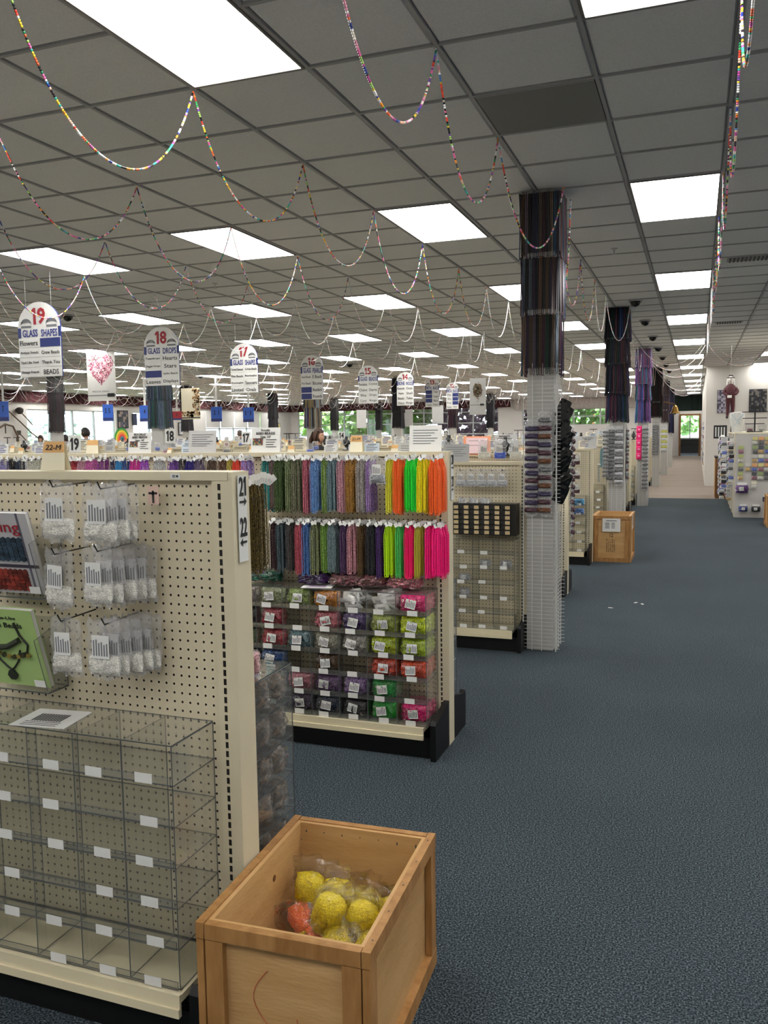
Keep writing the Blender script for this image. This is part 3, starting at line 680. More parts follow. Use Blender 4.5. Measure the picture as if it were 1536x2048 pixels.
# books
def book(x, y, z, w_, h_, d_, label, kind):
    t = thing('craft_book', label, 'book', (x, y, z), (.28, 0, .0))
    MB().box(-w_/2+.002, w_/2-.002, 0, d_, .002, h_-.002).build('pages', M_white, t)
    c = mat('cover_'+kind, {'grey': 'b5b3b6', 'green': 'a3bf79'}[kind], .3)
    MB().box(-w_/2, w_/2, -.0015, 0, 0, h_).box(-w_/2, w_/2, d_, d_+.0015, 0, h_).build('cover', c, t)
    b = MB(); rnd = random.Random(4)
    if kind == 'grey':
        for (xa, xb, za, zb, cl) in ((-.1, .07, .105, .175, '2a3c4c'), (-.1, .06, .012, .075, '7a2c22')):
            for i in range(9):
                for j in range(6):
                    xx = xa+(xb-xa)*(i+.5)/9; zz = za+(zb-za)*(j+.5)/6; rr = .0085
                    k = lin(cl); f = rnd.uniform(.5, 1.7); b.tube([(xx, -.0018, zz), (xx, -.006, zz)], rr, 8, c=(k[0]*f, k[1]*f, k[2]*f, 1))
        b.box(.068, .076, -.0019, -.0014, 0, h_, c=lin('5c5c68')); b.box(-.1, .105, -.0022, -.0016, .082, .092, c=lin('3b3440'))
        b.build('cover_picture', M_attrd, t); text('weaving', -.028, .203, .2, .042, t, y=-.004, m=M_red, bold=0)
    else:
        pts = [(.035, -.004, .21), (.045, -.004, .17), (.065, -.004, .14), (.055, -.004, .115), (.02, -.004, .105)]; b.tube(pts, .0035, 6, c=lin('1c2018'))
        for s in (-1, 1): b.tube([(-.02+s*.05, -.004, .12), (-.02+s*.035, -.004, .085), (-.02+s*.012, -.004, .06), (-.02, -.004, .052)], .003, 6, c=lin('1c2018'))
        b.tube([(-.09, -.005, .11), (-.05, -.005, .125), (-.01, -.005, .13), (.04, -.005, .155)], .009, 8, c=lin('2b3122'))
        for i in range(9): b.tube([(-.085+i*.018, -.003, .102+.004*math.sin(i)), (-.085+i*.018, -.01, .102+.004*math.sin(i))], .007, 8, c=lin('3a3a24' if i % 2 else '8a7a3a'))
        b.tube([(-.02, -.003, .036), (-.02, -.01, .036)], .017, 6, c=lin('20251a')); b.build('cover_picture', M_attrd, t)
        text('Easy-to-Use', -.01, .222, .11, .013, t, y=-.003, m=M_ink, bold=0); text('Little Beads', -.005, .2, .13, .016, t, y=-.003, m=M_ink, bold=0)
    MB().box(w_/2-.05, w_/2-.012, -.0085, -.0075, .004, .026).build('price_sticker', M_white, t); return t
book(-1.85, 1.925, 1.15, .21, .25, .012, 'beadwork book with grey cover and woven bracelets at left edge', 'grey')
book(-1.85, 1.925, .875, .21, .25, .014, 'green beading book with black necklace cover at left edge', 'green')
for z, w2 in ((1.145, 'grey'), (.87, 'green')):
    t = thing('book_rack', 'clear acrylic wall pocket holding the %s book' % w2, 'rack', (-1.85, 1.93, z))
    MB().box(-.115, .115, -.03, .055, -.006, -.002, thin=2).build('ledge', [M_acr, M_edge], t); MB().box(-.115, .115, .05, .053, 0, .2, thin=1).build('backplate', [M_acr, M_edge], t)
    b = MB()
    for x_ in (-.115, .112):
        n0_ = len(b.v); b.v += [(x_+q, y_, z_) for q in (0, .003) for y_, z_ in ((-.03, 0), (.05, 0), (.05, .2), (-.075, .16))]
        b.face((n0_, n0_+1, n0_+2, n0_+3)); b.face((n0_+7, n0_+6, n0_+5, n0_+4))
        for q in range(4): b.face((n0_+q, n0_+4+q, n0_+4+(q+1) % 4, n0_+(q+1) % 4), 1)
    b.build('side_wall', [M_acr, M_edge], t)
# ------------------------------------------------------------------ hanks
def hank_mesh(seed, n=9, w_=.044, L_=.262, beads=True, spread=.012):
    rnd = random.Random(seed); b = MB()
    for i in range(n):
        xa = -w_/2+w_*(i+.5)/n; dy = rnd.uniform(-.011, .011); ln = L_*rnd.uniform(.93, 1.02); g = rnd.uniform(.0025, .006)
        P = []; K = 34
        for q in range(K+1): s = q/K; P.append((xa*(.45+.55*min(1, s*5))-g, dy, -ln*s))
        U = [(xa-g*math.cos(a), dy, -ln-g*1.3*math.sin(a)) for a in (PI*.25, PI*.5, PI*.75)]
        P2 = [(p[0]+2*g, p[1], p[2]) for p in reversed(P)]; A = P+U+P2
        b.tube(A, [.0017+(.0007 if beads and q % 2 else 0) for q in range(len(A))], 5)
    return b.mesh('strands', MATS['white_card'], False)
HM = [hank_mesh(s, 9, .038) for s in range(4)]; HMW = [hank_mesh(20+s, 14, .064) for s in range(2)]; HML = [hank_mesh(40, 6, .025)]
tg = MB(); tg.quad([(-.011, 0, 0), (.002, -.001, -.012), (.015, 0, 0), (.002, .001, .013)]); tg.quad([(-.017, -.008, -.004), (-.003, -.01, -.018), (.008, -.008, -.008), (-.006, -.006, .008)])
tg.box(.006, .026, -.013, -.012, -.006, .012); TAG = tg.mesh('tag', M_white)
def hankmat(c, fx='s'):
    name = 'hank_%s_%s' % (c, fx)
    if name in MATS: return MATS[name]
    if fx == 'n': return mat(name, c, .35, var=.12, scale=90)            # plain neon cord-like seed beads
    return crumb(name, ''.join('%02x' % int(int(c[i:i+2], 16)*.38) for i in (0, 2, 4)), ''.join('%02x' % min(255, int(int(c[i:i+2], 16)*1.25+14)) for i in (0, 2, 4)), 330, .25)
def hank(x, y, z, m, label, wide=0, group='bead hanks', sc_=1, seed=0):
    t = thing('bead_hank', label, 'bead hank', (x, y, z), (random.uniform(-.02, .02), 0, random.uniform(-.15, .15)), group)
    me = HMW[seed % 2] if wide == 1 else (HML[0] if wide == -1 else HM[seed % 4]); o = put('strands', me, t, material=m); o.scale = (1, 1, sc_)
    o = put('tag', TAG, t, (0, -.006, .008), (random.uniform(-.3, .3), random.uniform(-.7, .7), random.uniform(-.5, .5))); return t
ROW1 = [(870, 'ff6e2c', 'n', 'neon orange', 1), (845, 'f8e41e', 'n', 'yellow', 0), (823, '22e03a', 'n', 'neon green', 1), (795, 'ff6e2c', 'n', 'orange', 0), (778, 'dcd83a', 'n', 'lemon yellow', -1),
        (738, '9a78b4', 's', 'iridescent lilac', -1), (722, 'a8a19e', 's', 'silver grey', 0), (701, 'a5742c', 's', 'amber gold', 0), (682, 'd08a98', 's', 'rose pink', 0), (664, '67808a', 's', 'slate blue', 0), (650, '6f8f3a', 's', 'moss green', -1),
        (629, '5f88c0', 's', 'light blue', 0), (612, 'b75a6e', 's', 'raspberry', -1), (594, '6a6a52', 's', 'khaki', 0), (577, '6e7a52', 's', 'olive', -1), (558, '3b5223', 's', 'dark olive green', 0), (545, '6a5450', 's', 'taupe', -1), (533, '1d7a76', 's', 'teal', 0),
        (489, '9a80c8', 's', 'lavender', -1), (474, 'e0452f', 'n', 'red orange', 0), (460, 'e2b04a', 's', 'honey', -1), (446, '6a4a3a', 's', 'chestnut', 0), (421, '5a4334', 's', 'dark brown', 0), (396, '6a5a7a', 's', 'dusky violet', 0), (383, '2c1f7a', 'n', 'indigo', 1), (365, '3a3440', 's', 'charcoal', -1), (346, '7a4aa0', 's', 'purple', 0),
        (317, 'cfcad0', 's', 'clear white', 0), (287, 'a04ac0', 's', 'violet', -1), (270, 'd83aa0', 'n', 'magenta', 0), (252, '2a4a8a', 's', 'royal blue', -1), (240, '3a90d0', 'n', 'sky blue', 0), (228, '2a2a5a', 's', 'ink blue', -1), (205, '8a3a8a', 's', 'plum', 0), (182, 'c85aa0', 's', 'orchid pink', 1), (164, 'e88aa0', 's', 'candy pink', 0), (150, 'b82a3c', 's', 'crimson', 0), (132, '7a7a7c', 's', 'steel grey', -1),
        (105, 'd8cfae', 's', 'ivory', 0), (72, 'd8d0b4', 's', 'cream', 0), (57, 'e6e4de', 's', 'white', -1), (40, '3a4456', 's', 'navy grey', 0), (25, '0c0c10', 'n', 'jet black', 0), (8, '8a84b8', 's', 'lavender grey', 0)]
ROW2 = [(876, 'ff1a86', 'n', 'wide neon pink', 1), (857, 'ff1a86', 'n', 'narrow neon pink', -1), (837, 'b9b23c', 'n', 'mustard yellow', -1), (818, 'ff1a70', 'n', 'hot pink', 0), (799, '4cc45e', 'n', 'mint green', -1), (779, 'bcea1a', 'n', 'lime', 0),
        (759, '4a2a6a', 's', 'deep purple', -1), (741, '1c1f24', 's', 'speckled black', 0), (721, '5e4322', 's', 'bronze', -1), (706, 'c48490', 's', 'pale rose', 0), (688, '4a2858', 's', 'eggplant', -1), (666, '6c8086', 's', 'grey blue', 0), (649, '6e9638', 's', 'leaf green', 0), (632, '787e56', 's', 'sage', 0),
        (614, '4a74b4', 's', 'cornflower blue', 0), (599, 'b44c5c', 's', 'coral red', 0), (580, '3a3434', 's', 'dark mocha', 0), (563, '44545c', 's', 'dark slate', 0), (547, '2e0f16', 's', 'burgundy', 0)]
def ylabel(i, n): return ordw(i+1)
for rw, (ROW, z0, nm_) in enumerate(((ROW1, 1.468, 'upper'), (ROW2, 1.142, 'lower'))):
    for i, (px_, c, fx, cn, wd) in enumerate(ROW):
        p = py(px_, 915, 3.93) if rw == 0 else py(px_, 1060, 3.93)
        m = hankmat(c, fx); hook(p.x+.002, 4.075, z0+.006, .17, 'black peg hook of the %s hank, %s row' % (cn, nm_))
        deep = 3 if p.x > -2.3 else 2
        for k in range(deep):
            hank(p.x+(0 if wd != -1 else 0)+random.uniform(-.003, .003), 3.915+k*.045, z0, m, '%s bead hank, %s on its peg in the %s row' % (cn, ('front', 'middle', 'rear')[k if deep == 3 or k == 0 else 2], nm_), wd, 'bead hanks on the second gondola', random.uniform(.94, 1.03)*(1.0 if rw == 0 else .97), i+k)
# clear bag in the gap of the upper row, and the empty peg under it
t = bead_bag(-1.468, 3.90, 1.468, 'clear bag with white label hanging between lilac and yellow hanks', 0, 0, 1, .8, 'small bags on the second gondola', fill=crumb('grey_beads', '5c6068', 'c0c4cc'))
hook(-1.485, 4.08, 1.34, .16, 'empty black peg hook below the clear bag in the upper row')
# dark hanks on the back of the nearest gondola, with a fan of barcode cards
mm = crumb('hank_multi', '0c1214', '8a7436', 420, .25)
for i in range(5):
    x = -1.215-.026*(i % 3)-.01*(i//3); y = 2.2+.05*(i//3)
    hank(x, y, 1.455, mm, 'long dark multicoloured bead hank behind the nearest gondola, %s' % ordw(i+1), 0, 'dark hanks behind the nearest gondola', .98, i)
for i in range(7):
    p = py(502+i*8, 944+abs(i-3)*3, 2.12+.004*(6-i)); t = thing('barcode_card', 'white barcode card in the fan above the dark hanks, %s from left' % ordw(i+1), 'tag', p, (0, -.9+.3*i, 0), 'barcode cards')
    MB().box(-.009, .009, 0, .001, -.03, .0).build('card', M_tag, t); stuff(MB().box(-.006, -.005, -.0006, 0, -.026, -.016).box(-.002, -.001, -.0006, 0, -.026, -.016).box(.003, .004, -.0006, 0, -.026, -.016).build('barcode', M_inkg, t))
for i, (c, n_) in enumerate((('4a8ac0', 'sky blue'), ('9a78c8', 'lilac'))):
    hank(py(506+i*15, 1110, 3.93).x, 3.93, 1.142, hankmat(c, 's'), '%s bead hank peeking below the dark multicoloured hanks' % n_, 0, None, 1.02, i)
# ------------------------------------------------------------------ bags in the full rack
def skein_mat(c, gl=.25):
    name = 'skein_'+c
    if name in MATS: return MATS[name]
    m, nt, b = nm(name); L = nt.links.new; tc = N(nt, 'ShaderNodeTexCoord'); wv = N(nt, 'ShaderNodeTexWave'); wv.inputs['Scale'].default_value = 38; wv.inputs['Distortion'].default_value = 14; wv.inputs['Detail'].default_value = 2
    L(tc.outputs['Object'], wv.inputs[0]); r = N(nt, 'ShaderNodeValToRGB'); L(wv.outputs[0], r.inputs[0]); k = lin(c)
    r.color_ramp.elements[0].color = tuple(x*.5 for x in k[:3])+(1,); r.color_ramp.elements[1].color = k; r.color_ramp.elements[1].position = .6
    L(r.outputs[0], b.inputs['Base Color']); b.inputs['Roughness'].default_value = gl; b.inputs['Coat Weight'].default_value = .5; b.inputs['Coat Roughness'].default_value = .1
    bp = N(nt, 'ShaderNodeBump'); bp.inputs['Strength'].default_value = .6; bp.inputs['Distance'].default_value = .004; L(wv.outputs[0], bp.inputs['Height']); L(bp.outputs[0], b.inputs['Normal']); MATS[name] = m; return m
SK = [pillow(.138, .088, .09, 13, 10, .55, s+60, .42).mesh('skeins', MATS['white_card'], True) for s in range(5)]
SF = [pillow(.146, .098, .10, 13, 10, .55, s+70, .45).mesh('wrapper', M_film2, True) for s in range(3)]
def skein_bag(x, y, z, c, label, v=0, lab=True, sc_=1, rz=0, mt=None, group='bagged hanks in the acrylic bins', rx=0):
    t = thing('hank_bag', label, 'bead bag', (x, y, z), (rx, 0, rz), group); t.scale = (sc_,)*3
    put('skeins', SK[v % 5], t, (0, 0, .046), material=mt or skein_mat(c)); put('wrapper', SF[v % 3], t, (0, 0, .048))
    if lab: put('paper_label', LB2, t, (random.uniform(-.01, .01), -.060, .052), (random.uniform(-.25, .1), random.uniform(-.25, .25), random.uniform(-.1, .1)))
    return t
BN = {0: {0: ('f2187c', 'neon pink'), 1: 'w', 2: 'w', 3: ('d88a2a', 'amber'), 4: ('93a85a', 'moss green'), 5: ('9aa07a', 'sage'), 6: ('a89a96', 'taupe')},
      1: {0: ('d6ea1a', 'neon yellow'), 1: ('9aa83a', 'olive yellow'), 2: ('4a2a6e', 'violet'), 3: ('d0707e', 'rose'), 5: ('b03a4c', 'crimson'), 6: ('2c2426', 'dark brown')},
      2: {0: ('b4cf2a', 'lime'), 1: ('cfe41c', 'acid yellow'), 2: ('a5a29a', 'silver'), 3: ('b4b0a0', 'pearl grey'), 4: ('6a8a92', 'sea grey'), 5: ('b8404a', 'brick red'), 6: ('5c6a4e', 'grey green')},
      3: {0: ('f2522a', 'neon orange'), 1: ('dc4a2e', 'vermilion'), 3: ('5c3c1e', 'bronze'), 5: ('3a5f9a', 'denim blue'), 6: ('24302a', 'dark green')},
      4: {1: ('2fae4e', 'grass green'), 2: ('8a6aa0', 'mauve'), 3: ('6a4a7a', 'plum'), 4: ('c47a88', 'dusty pink'), 5: ('9aa8b4', 'pale blue'), 6: ('b88a96', 'blush')},
      5: {0: ('f2247e', 'hot pink'), 1: ('28b43e', 'emerald green'), 2: ('26262a', 'black'), 3: ('26304a', 'midnight blue'), 4: ('3c2a4a', 'dark plum'), 5: ('4a3a4a', 'grey plum'), 6: ('3a3a44', 'dark grey')}}
tierw = ['top', 'second', 'third', 'fourth', 'fifth', 'bottom']
for r in range(6):
    for c in range(7):
        v = BN[r].get(c)
        if not v: continue
        x = -1.215-.1545*(c+.5); z = .156+.11*(5-r)+.006; where = '%s tier, %s bin from right' % (tierw[r], ordw(c+1))
        if v == 'w':
            for q in range(16):
                o = thing('white_packet', 'flat white paper packet %s in the heap, %s' % (ordw(q+1), where), 'packet', (x+random.uniform(-.042, .042), 3.885+random.uniform(0, .1), z+.016+.0045*q), (random.uniform(.1, 1.1), random.uniform(-.35, .35), random.uniform(-.8, .8)), 'white packets in two top bins')
                pillow(.08, .05, .008, 5, 4, .2, q).build('wrapper', mat('glossy_white', 'f6f6f6', .2), o); MB().box(-.02, .02, -.0055, -.0048, -.008, .008).build('paper_label', M_grey, o)
            continue
        dn = 3 if c == 0 else (2 if c < 3 else 1)
        for k in range(dn):
            skein_bag(x+random.uniform(-.002, .002), 3.92+k*.056, z, v[0], 'bag of %s bead hanks, %s%s' % (v[1], where, '' if dn == 1 else ', %s back' % ordw(k+1)), r+c+k, k == 0, 1.03)
# bags lying on top of the full rack
for i, (px_, c, n_, w2) in enumerate(((530, '1c6a52', 'emerald green', 1.25), (627, '4a2a6a', 'dark violet', 1.15), (690, '9a5a66', 'dull rose', 1.1), (742, 'a4626a', 'dusty red', 1.1), (808, 'c0707c', 'light rose', 1.2))):
    p = py(px_, 1150, 3.97); o = skein_bag(p.x, 3.985, .818, c, 'flat %s bead bag lying on top of the full rack' % n_, i, False, 1, 0, group='bags lying on the full rack'); o.scale = (w2*1.15, 1.35, .72)
# brown-grey bags behind the nearest gondola
mb = crumb('brown_mix', '141210', '8a6e52', 90, .2)
for r in range(6):
    for k in range(3):
        for q in range(2):
            o = skein_bag(-1.28-q*.155, 2.14+k*.095, .156+.12*r+.008, 'x', 'clear bag of brown grey bead mix behind the nearest gondola, %s tier %s%s' % (tierw[5-r], ('inner', 'middle', 'outer')[k], ('', ', second bin')[q]), r+k, k == 2 and r == 1, 1.07, PI, mb, 'brown bead bags behind the nearest gondola')
for i, (c, n_) in enumerate((('c8898f', 'pink'), ('7fa9b8', 'pale blue'))):
    skein_bag(-1.27-.1*i, 2.19, .88, c, 'shiny %s bag on top of the rack behind the nearest gondola' % n_, i, True, .8, .4, group='bags on the back rack')
# third gondola: drawers, hanging packs, bin packs
t = thing('drawer_cabinet', 'black plastic cabinet of small drawers with cream labels', 'drawer cabinet', (-1.21, 6.02, .84)); W6, H6 = .50, .232
MB().box(-W6, 0, .012, .14, 0, H6).build('housing', M_bplast, t)
for i in range(6):
    for j in range(6):
        x = -.035-.0765*(i+.5)+.0; z = .008+.0365*j
        dr = MB().box(x-.036, x+.036, .0, .012, z, z+.032).build('drawer', mat('drawer_grey', '24262a', .2), t)
        MB().box(x-.004, x+.03, -.0022, -.0002, z+.003, z+.028).build('drawer_label', mat('kraft_label', 'c4ae86', .6), dr)
        MB().box(x-.03, x-.01, -.006, -.0002, z+.002, z+.008).build('handle', M_bplast, dr)
gb = crumb('clear_grey_beads', '8d9096', 'd8dade', 220)
def hang_row(y, z, xs, H_, lab, scale=1, fill=None, group=None, hooks=True):
    for i, x in enumerate(xs):
        if hooks: hook(x, y+.09, z, .1, 'peg hook, %s from right, %s' % (ordw(i+1), lab))
        bead_bag(x, y, z, 'clear bead bag, %s from right, %s' % (ordw(i+1), lab), random.uniform(-.1, .1), 0, i, scale, group or lab, fill)
hang_row(6.12, 1.31, [-1.33-.078*i for i in range(5)], 0, 'row on the third gondola', .8, gb)
for i in range(3): bead_bag(-1.40-.085*i, 6.08, 1.085, 'small clear bag lying on the black drawer cabinet, %s from right' % ordw(i+1), 0, PI/2, i, .55, 'bags on the drawer cabinet', gb)
for i, (a, c, r) in enumerate(((1, 4, 0), (2, 3, 1), (2, 2, 1), (0, 4, 1))):
    skein_bag(-1.215-.1545*(a+.5), 6.07, .162+.11*c, 'aab4ba', 'loose clear bag in the acrylic bins under the drawer cabinet, %s' % ordw(i+1), i, True, .62, 0, gb, 'few bags under the drawer cabinet')
o = thing('paper_scrap', 'torn white paper stuck on the black base of the third gondola', 'paper', (-1.40, 6.0, .05)); MB().box(-.04, .04, -.0025, -.0005, -.016, .014).build('sheet', M_white, o)
# fourth, fifth, sixth gondola packs seen beside the columns
for i in range(3):
    hook(-1.33, 10.28+.0, 1.31-.17*i, .1, 'peg hook on the fifth gondola, %s from top' % ordw(i+1)); bead_bag(-1.33, 10.22, 1.31-.17*i, 'white carded pack with dark beads on the fifth gondola, %s from top' % ordw(i+1), 0, 0, i, .85, 'packs on the fifth gondola', crumb('maroon_beads', '1a0d10', '5a2a2c'))
bead_bag(-1.47, 10.22, 1.31, 'pale pack left of the top pack on the fifth gondola', 0, 0, 1, .8, 'packs on the fifth gondola'); bead_bag(-1.44, 10.22, 1.12, 'small blue pack on the fifth gondola', 0, .3, 1, .6, 'packs on the fifth gondola', crumb('blue_beads', '2a4a8a', '6a8ac8'))
skein_bag(-1.295, 10.2, .70, '4a9fd0', 'sky blue bead bag in the top bin beside the far crate', 1, False, .95, 0, group='blue bags beside the far crate'); skein_bag(-1.295, 10.2, .592, '5a84c8', 'cornflower bead bag in the second bin beside the far crate', 2, False, .9, 0, group='blue bags beside the far crate'); skein_bag(-1.45, 10.2, .70, 'd8b8b4', 'pale pink bead bag beside the sky blue bag', 3, False, .9, 0, group='blue bags beside the far crate')
for i in range(5): skein_bag(-1.29, 8.1, .162+.11*i, 'c4b088', 'small tan pack in the bins right behind the bead column, tier %s from floor' % ordw(i+1), i, True, .55, 0, crumb('tan_mix', '5a4a3a', 'b8a888') if i % 2 else gb, 'packs behind the bead column')
hank(-1.24, 12.3, 1.33, hankmat('6aa0aa', 's'), 'pale teal bead hank on the sixth gondola by the second column', 1, None, 1.0); hank(-1.29, 12.3, 1.1, hankmat('b8bcb8', 's'), 'thin white bead hank below the teal hank', -1, None, .9)
for i in range(12): skein_bag(-1.27-.15*(i % 2), 16.35 if i < 6 else 18.45, .17+.11*(i % 6), 'a8a8a8', 'distant small clear pack in the bins of the %s gondola, tier %s' % ('ninth' if i < 6 else 'tenth', ordw(i % 6+1)), i, False, .7, 0, gb, 'distant packs')
# ================================================================== PACKS ON THE COLUMNS
def packet_row(x0, y0, z0, z1, n, face, fills, lab, grp, sc_=.62, tilt=0.0):
    """n small bags down one wire panel; face 'F' looks to -Y, 'R' to +X"""
    for i in range(n):
        z = z1-(z1-z0)*i/(n-1); rz = 0 if face == 'F' else PI/2
        o = thing('bead_packet', '%s, %s from top' % (lab, ordw(i+1)), 'bead packet', (x0, y0, z), (0, 0, rz+random.uniform(-.15, .15)), grp)
        o.scale = (sc_*1.45, 1, sc_*1.05); put('film', bagfilm[i % 3], o, (0, -.01, -.065)); q = put('bead_filling', bagfill[i % 3], o, (0, -.018, -.075), material=fills[i % len(fills)]); q.scale = (1.1, 1.3, .95)
amb = crumb('amber_mix', '1c1418', '8a5a3a', 120, .2); vio = crumb('violet_mix', '141420', '54486e', 120, .2); plum = crumb('plum_mix', '181016', '6a4450', 120, .2); smoke = crumb('smoke_mix', '1c1e20', '9a9ca0', 120, .2)
packet_row(-1.105, 6.07, 1.08, 1.66, 12, 'F', [vio, vio, vio, plum], 'small bag of violet beads in left file on the nearest column', 'violet packets on the column')
packet_row(-1.01, 6.07, 1.08, 1.72, 12, 'F', [smoke, plum, amb, vio, plum, amb], 'small bag of mixed amber beads in right file on the nearest column', 'amber packets on the column')
M_bpk = mat('black_gloss_packet', '0c0c0e', .15)
for i in range(15):
    z = 1.80-.043*i; o = thing('black_packet', 'glossy black packet on the aisle side of the nearest column, %s from top' % ordw(i+1), 'packet', (-.872+.012*math.sin(i*1.7), 6.14+.03*(i % 2), z), (.12, .42+random.uniform(-.08, .08), .75+random.uniform(-.2, .2)), 'black packets on the column')
    pillow(.10, .14, .014, 5, 6, .25, i).build('pouch', M_bpk, o, (0, 0, -.06)); (MB().box(-.008, .012, -.0105, -.0095, -.075, -.045).build('paper_label', M_grey, o) if i % 4 == 1 else None)
for i in range(14):
    z = 1.62-.055*i; o = thing('bead_packet', 'clear bag with dark red beads beside the black packets, %s from top' % ordw(i+1), 'bead packet', (-.845, 6.26, z), (0, .3, PI/2), 'bags beside the black packets'); o.scale = (.6, 1, .6)
    put('film', bagfilm[i % 3], o, (0, 0, -.065)); put('bead_filling', bagfill[i % 3], o, (0, -.008, -.085), material=plum)
b = MB(); b.tube([(0, 0, 0), (0, -.03, .0), (0, -.05, -.03)], .004, 6); b.build('display_arm', M_wire, thing('wire_arm', 'bent white wire arm above the black packets', 'hook', (-.9, 6.12, 1.86)))
packet_row(-1.12, 12.19, .98, 1.63, 14, 'F', [smoke], 'silver grey packet in left file on the second column', 'grey packets on the second column', .75)
packet_row(-1.01, 12.19, .93, 1.63, 14, 'F', [smoke, gb], 'clear grey packet in right file on the second column', 'grey packets on the second column', .75)
packet_row(-.92, 12.3, .98, 1.63, 13, 'R', [plum, smoke], 'dark plum packet on the aisle side of the second column', 'side packets on the second column', .75)
packet_row(-1.18, 12.1, 1.0, 1.6, 12, 'F', [smoke], 'grey packet at the left corner of the second column', 'corner packets on the second column', .5)
for i in range(5): o = thing('pink_pouch', 'hot pink pouch on the third column, %s from top' % ordw(i+1), 'pouch', (-1.115, 18.26, 1.58-.135*i), (0, random.uniform(-.1, .1), 0), 'pink pouches on the third column'); pillow(.11, .15, .04, 6, 6, .3, i).build('pouch', mat('hot_pink', 'f0287c', .4), o); MB().box(-.02, .02, -.026, -.024, -.01, .02).build('paper_label', mat('pink_label', 'f2a0c0', .5), o)
packet_row(-.99, 18.26, .45, 1.65, 16, 'F', [smoke], 'grey packet down the third column', 'packets on the third column', .8)
packet_row(-1.06, 24.46, 1.0, 1.75, 12, 'F', [smoke], 'grey packet down the fourth column', 'packets on the fourth column', 1.2)
packet_row(-1.06, 30.66, 1.0, 1.7, 9, 'F', [gb, crumb('yellow_mix', '5a5a2a', 'd8d870', 120)], 'yellowish packet down the fifth column', 'packets on the fifth column', 1.5)
# ================================================================== CRATES
def crate(x, y, W, D, H, label, rz=0, paper=False):
    t = thing('wooden_crate', label, 'crate', (x, y, 0), (0, 0, rz)); p = .012; rl = .022; rw = .05
    MB().box(-W/2+rl, W/2-rl, -D/2+rl, D/2-rl, .02, .035).build('bottom_board', M_wood, t)
    for s in (-1, 1):
        a, c = sorted((s*(D/2-rl), s*(D/2-rl-p))); MB().box(-W/2+rl, W/2-rl, a, c, .02, H-.004).build('panel', M_wood, t)
        a, c = sorted((s*(W/2-rl), s*(W/2-rl-p))); MB().box(a, c, -D/2+rl+p, D/2-rl-p, .02, H-.004).build('panel', M_wood, t)
        a, c = sorted((s*D/2, s*(D/2-rl)))
        MB().box(-W/2+rl+.0025, W/2-rl-.0025, a, c, H-rw*.8, H-.001).build('rail', M_rail, t); MB().box(-W/2+rl+.0025, W/2-rl-.0025, a, c, 0, rw).build('rail', M_rail, t)
        for q in (-1, 1): u, v = sorted((q*(W/2-rl-.0025), q*(W/2-rl-rw))); MB().box(u, v, min(a, c)+.0015, max(a, c)-.0015, rw+.002, H-rw*.8-.0025).build('stile', M_rail, t)
        a, c = sorted((s*W/2, s*(W/2-rl)))
        MB().box(a, c, -D/2, D/2, H-rw*.8, H+.001).build('rail', M_rail, t); MB().box(a, c, -D/2, D/2, 0, rw).build('rail', M_rail, t)
        for q in (-1, 1): u, v = sorted((q*D/2, q*(D/2-rw))); MB().box(min(a, c)+.0015, max(a, c)-.0015, u, v, rw+.002, H-rw*.8-.0025).build('stile', M_rail, t)
    b = MB(); rnd = random.Random(3)
    for i in range(7): xx = -W/2+rl+.03+i*(W-2*rl-.06)/6; b.box(xx-.002, xx+.002, D/2-rl-p-.001, D/2-rl-p, H-.03+rnd.uniform(-.006, .006), H-.026)
    for i in range(4): b.box(-W/2+rl+.01, -W/2+rl+.014, D/2-rl-p-.001, D/2-rl-p, H-.06-.05*i, H-.056-.05*i)
    for i in range(5): yy = -D/2+.05+i*(D-.1)/4; b.box(W/2-rl/2-.002, W/2-rl/2+.002, yy-.002, yy+.002, H+.001, H+.002)
    stuff(b.build('nails', M_slab, t))
    b = MB()
    for (xx, zz, r) in ((W/2-rl-p, .33*H, .009), (-W/2+rl+p, .8*H, .010), (-W/2+rl+p, .35*H, .009)):
        s = 1 if xx < 0 else -1; b.tube([(xx, D*(.05 if xx > 0 else (.12 if zz > .5*H else -.15)), zz), (xx+s*.0008, D*(.05 if xx > 0 else (.12 if zz > .5*H else -.15)), zz)], r, 8)
    stuff(b.build('knots', mat('wood_knot', '6a3f1e', .6), t)); return t
ct = crate(-.923, 2.015, .455, .612, .406, 'open wooden crate holding yellow bead bags beside the nearest gondola', math.radians(2.5))
bm = MB(); rp = [(-.045-.04*math.sin(PI*a/9), -.2855, .30-.016*a) for a in range(10)]; bm.tube(rp, .0012, 5); bm.tube([(.03, -.2855, .19), (.036, -.2855, .13)], .0012, 5); bm.tube([(.012, -.2855, .155), (.05, -.2855, .158)], .0012, 5)
stuff(bm.build('crayon_mark', mat('orange_crayon', 'b8603a', .7), ct))
M_yel = crumb('yellow_beads', 'c8a808', 'f4e028', 300, .3); M_org = crumb('orange_beads', 'e8501a', 'ff8a3a', 300, .3)
LUMP = [pillow(.075, .12, .075, 10, 10, .12, s+90, .5).mesh('bead_filling', M_yel, True) for s in range(3)]
WRAP = [pillow(.165, .175, .088, 12, 12, .6, s+95, .5).mesh('wrapper', M_film2, True) for s in range(3)]
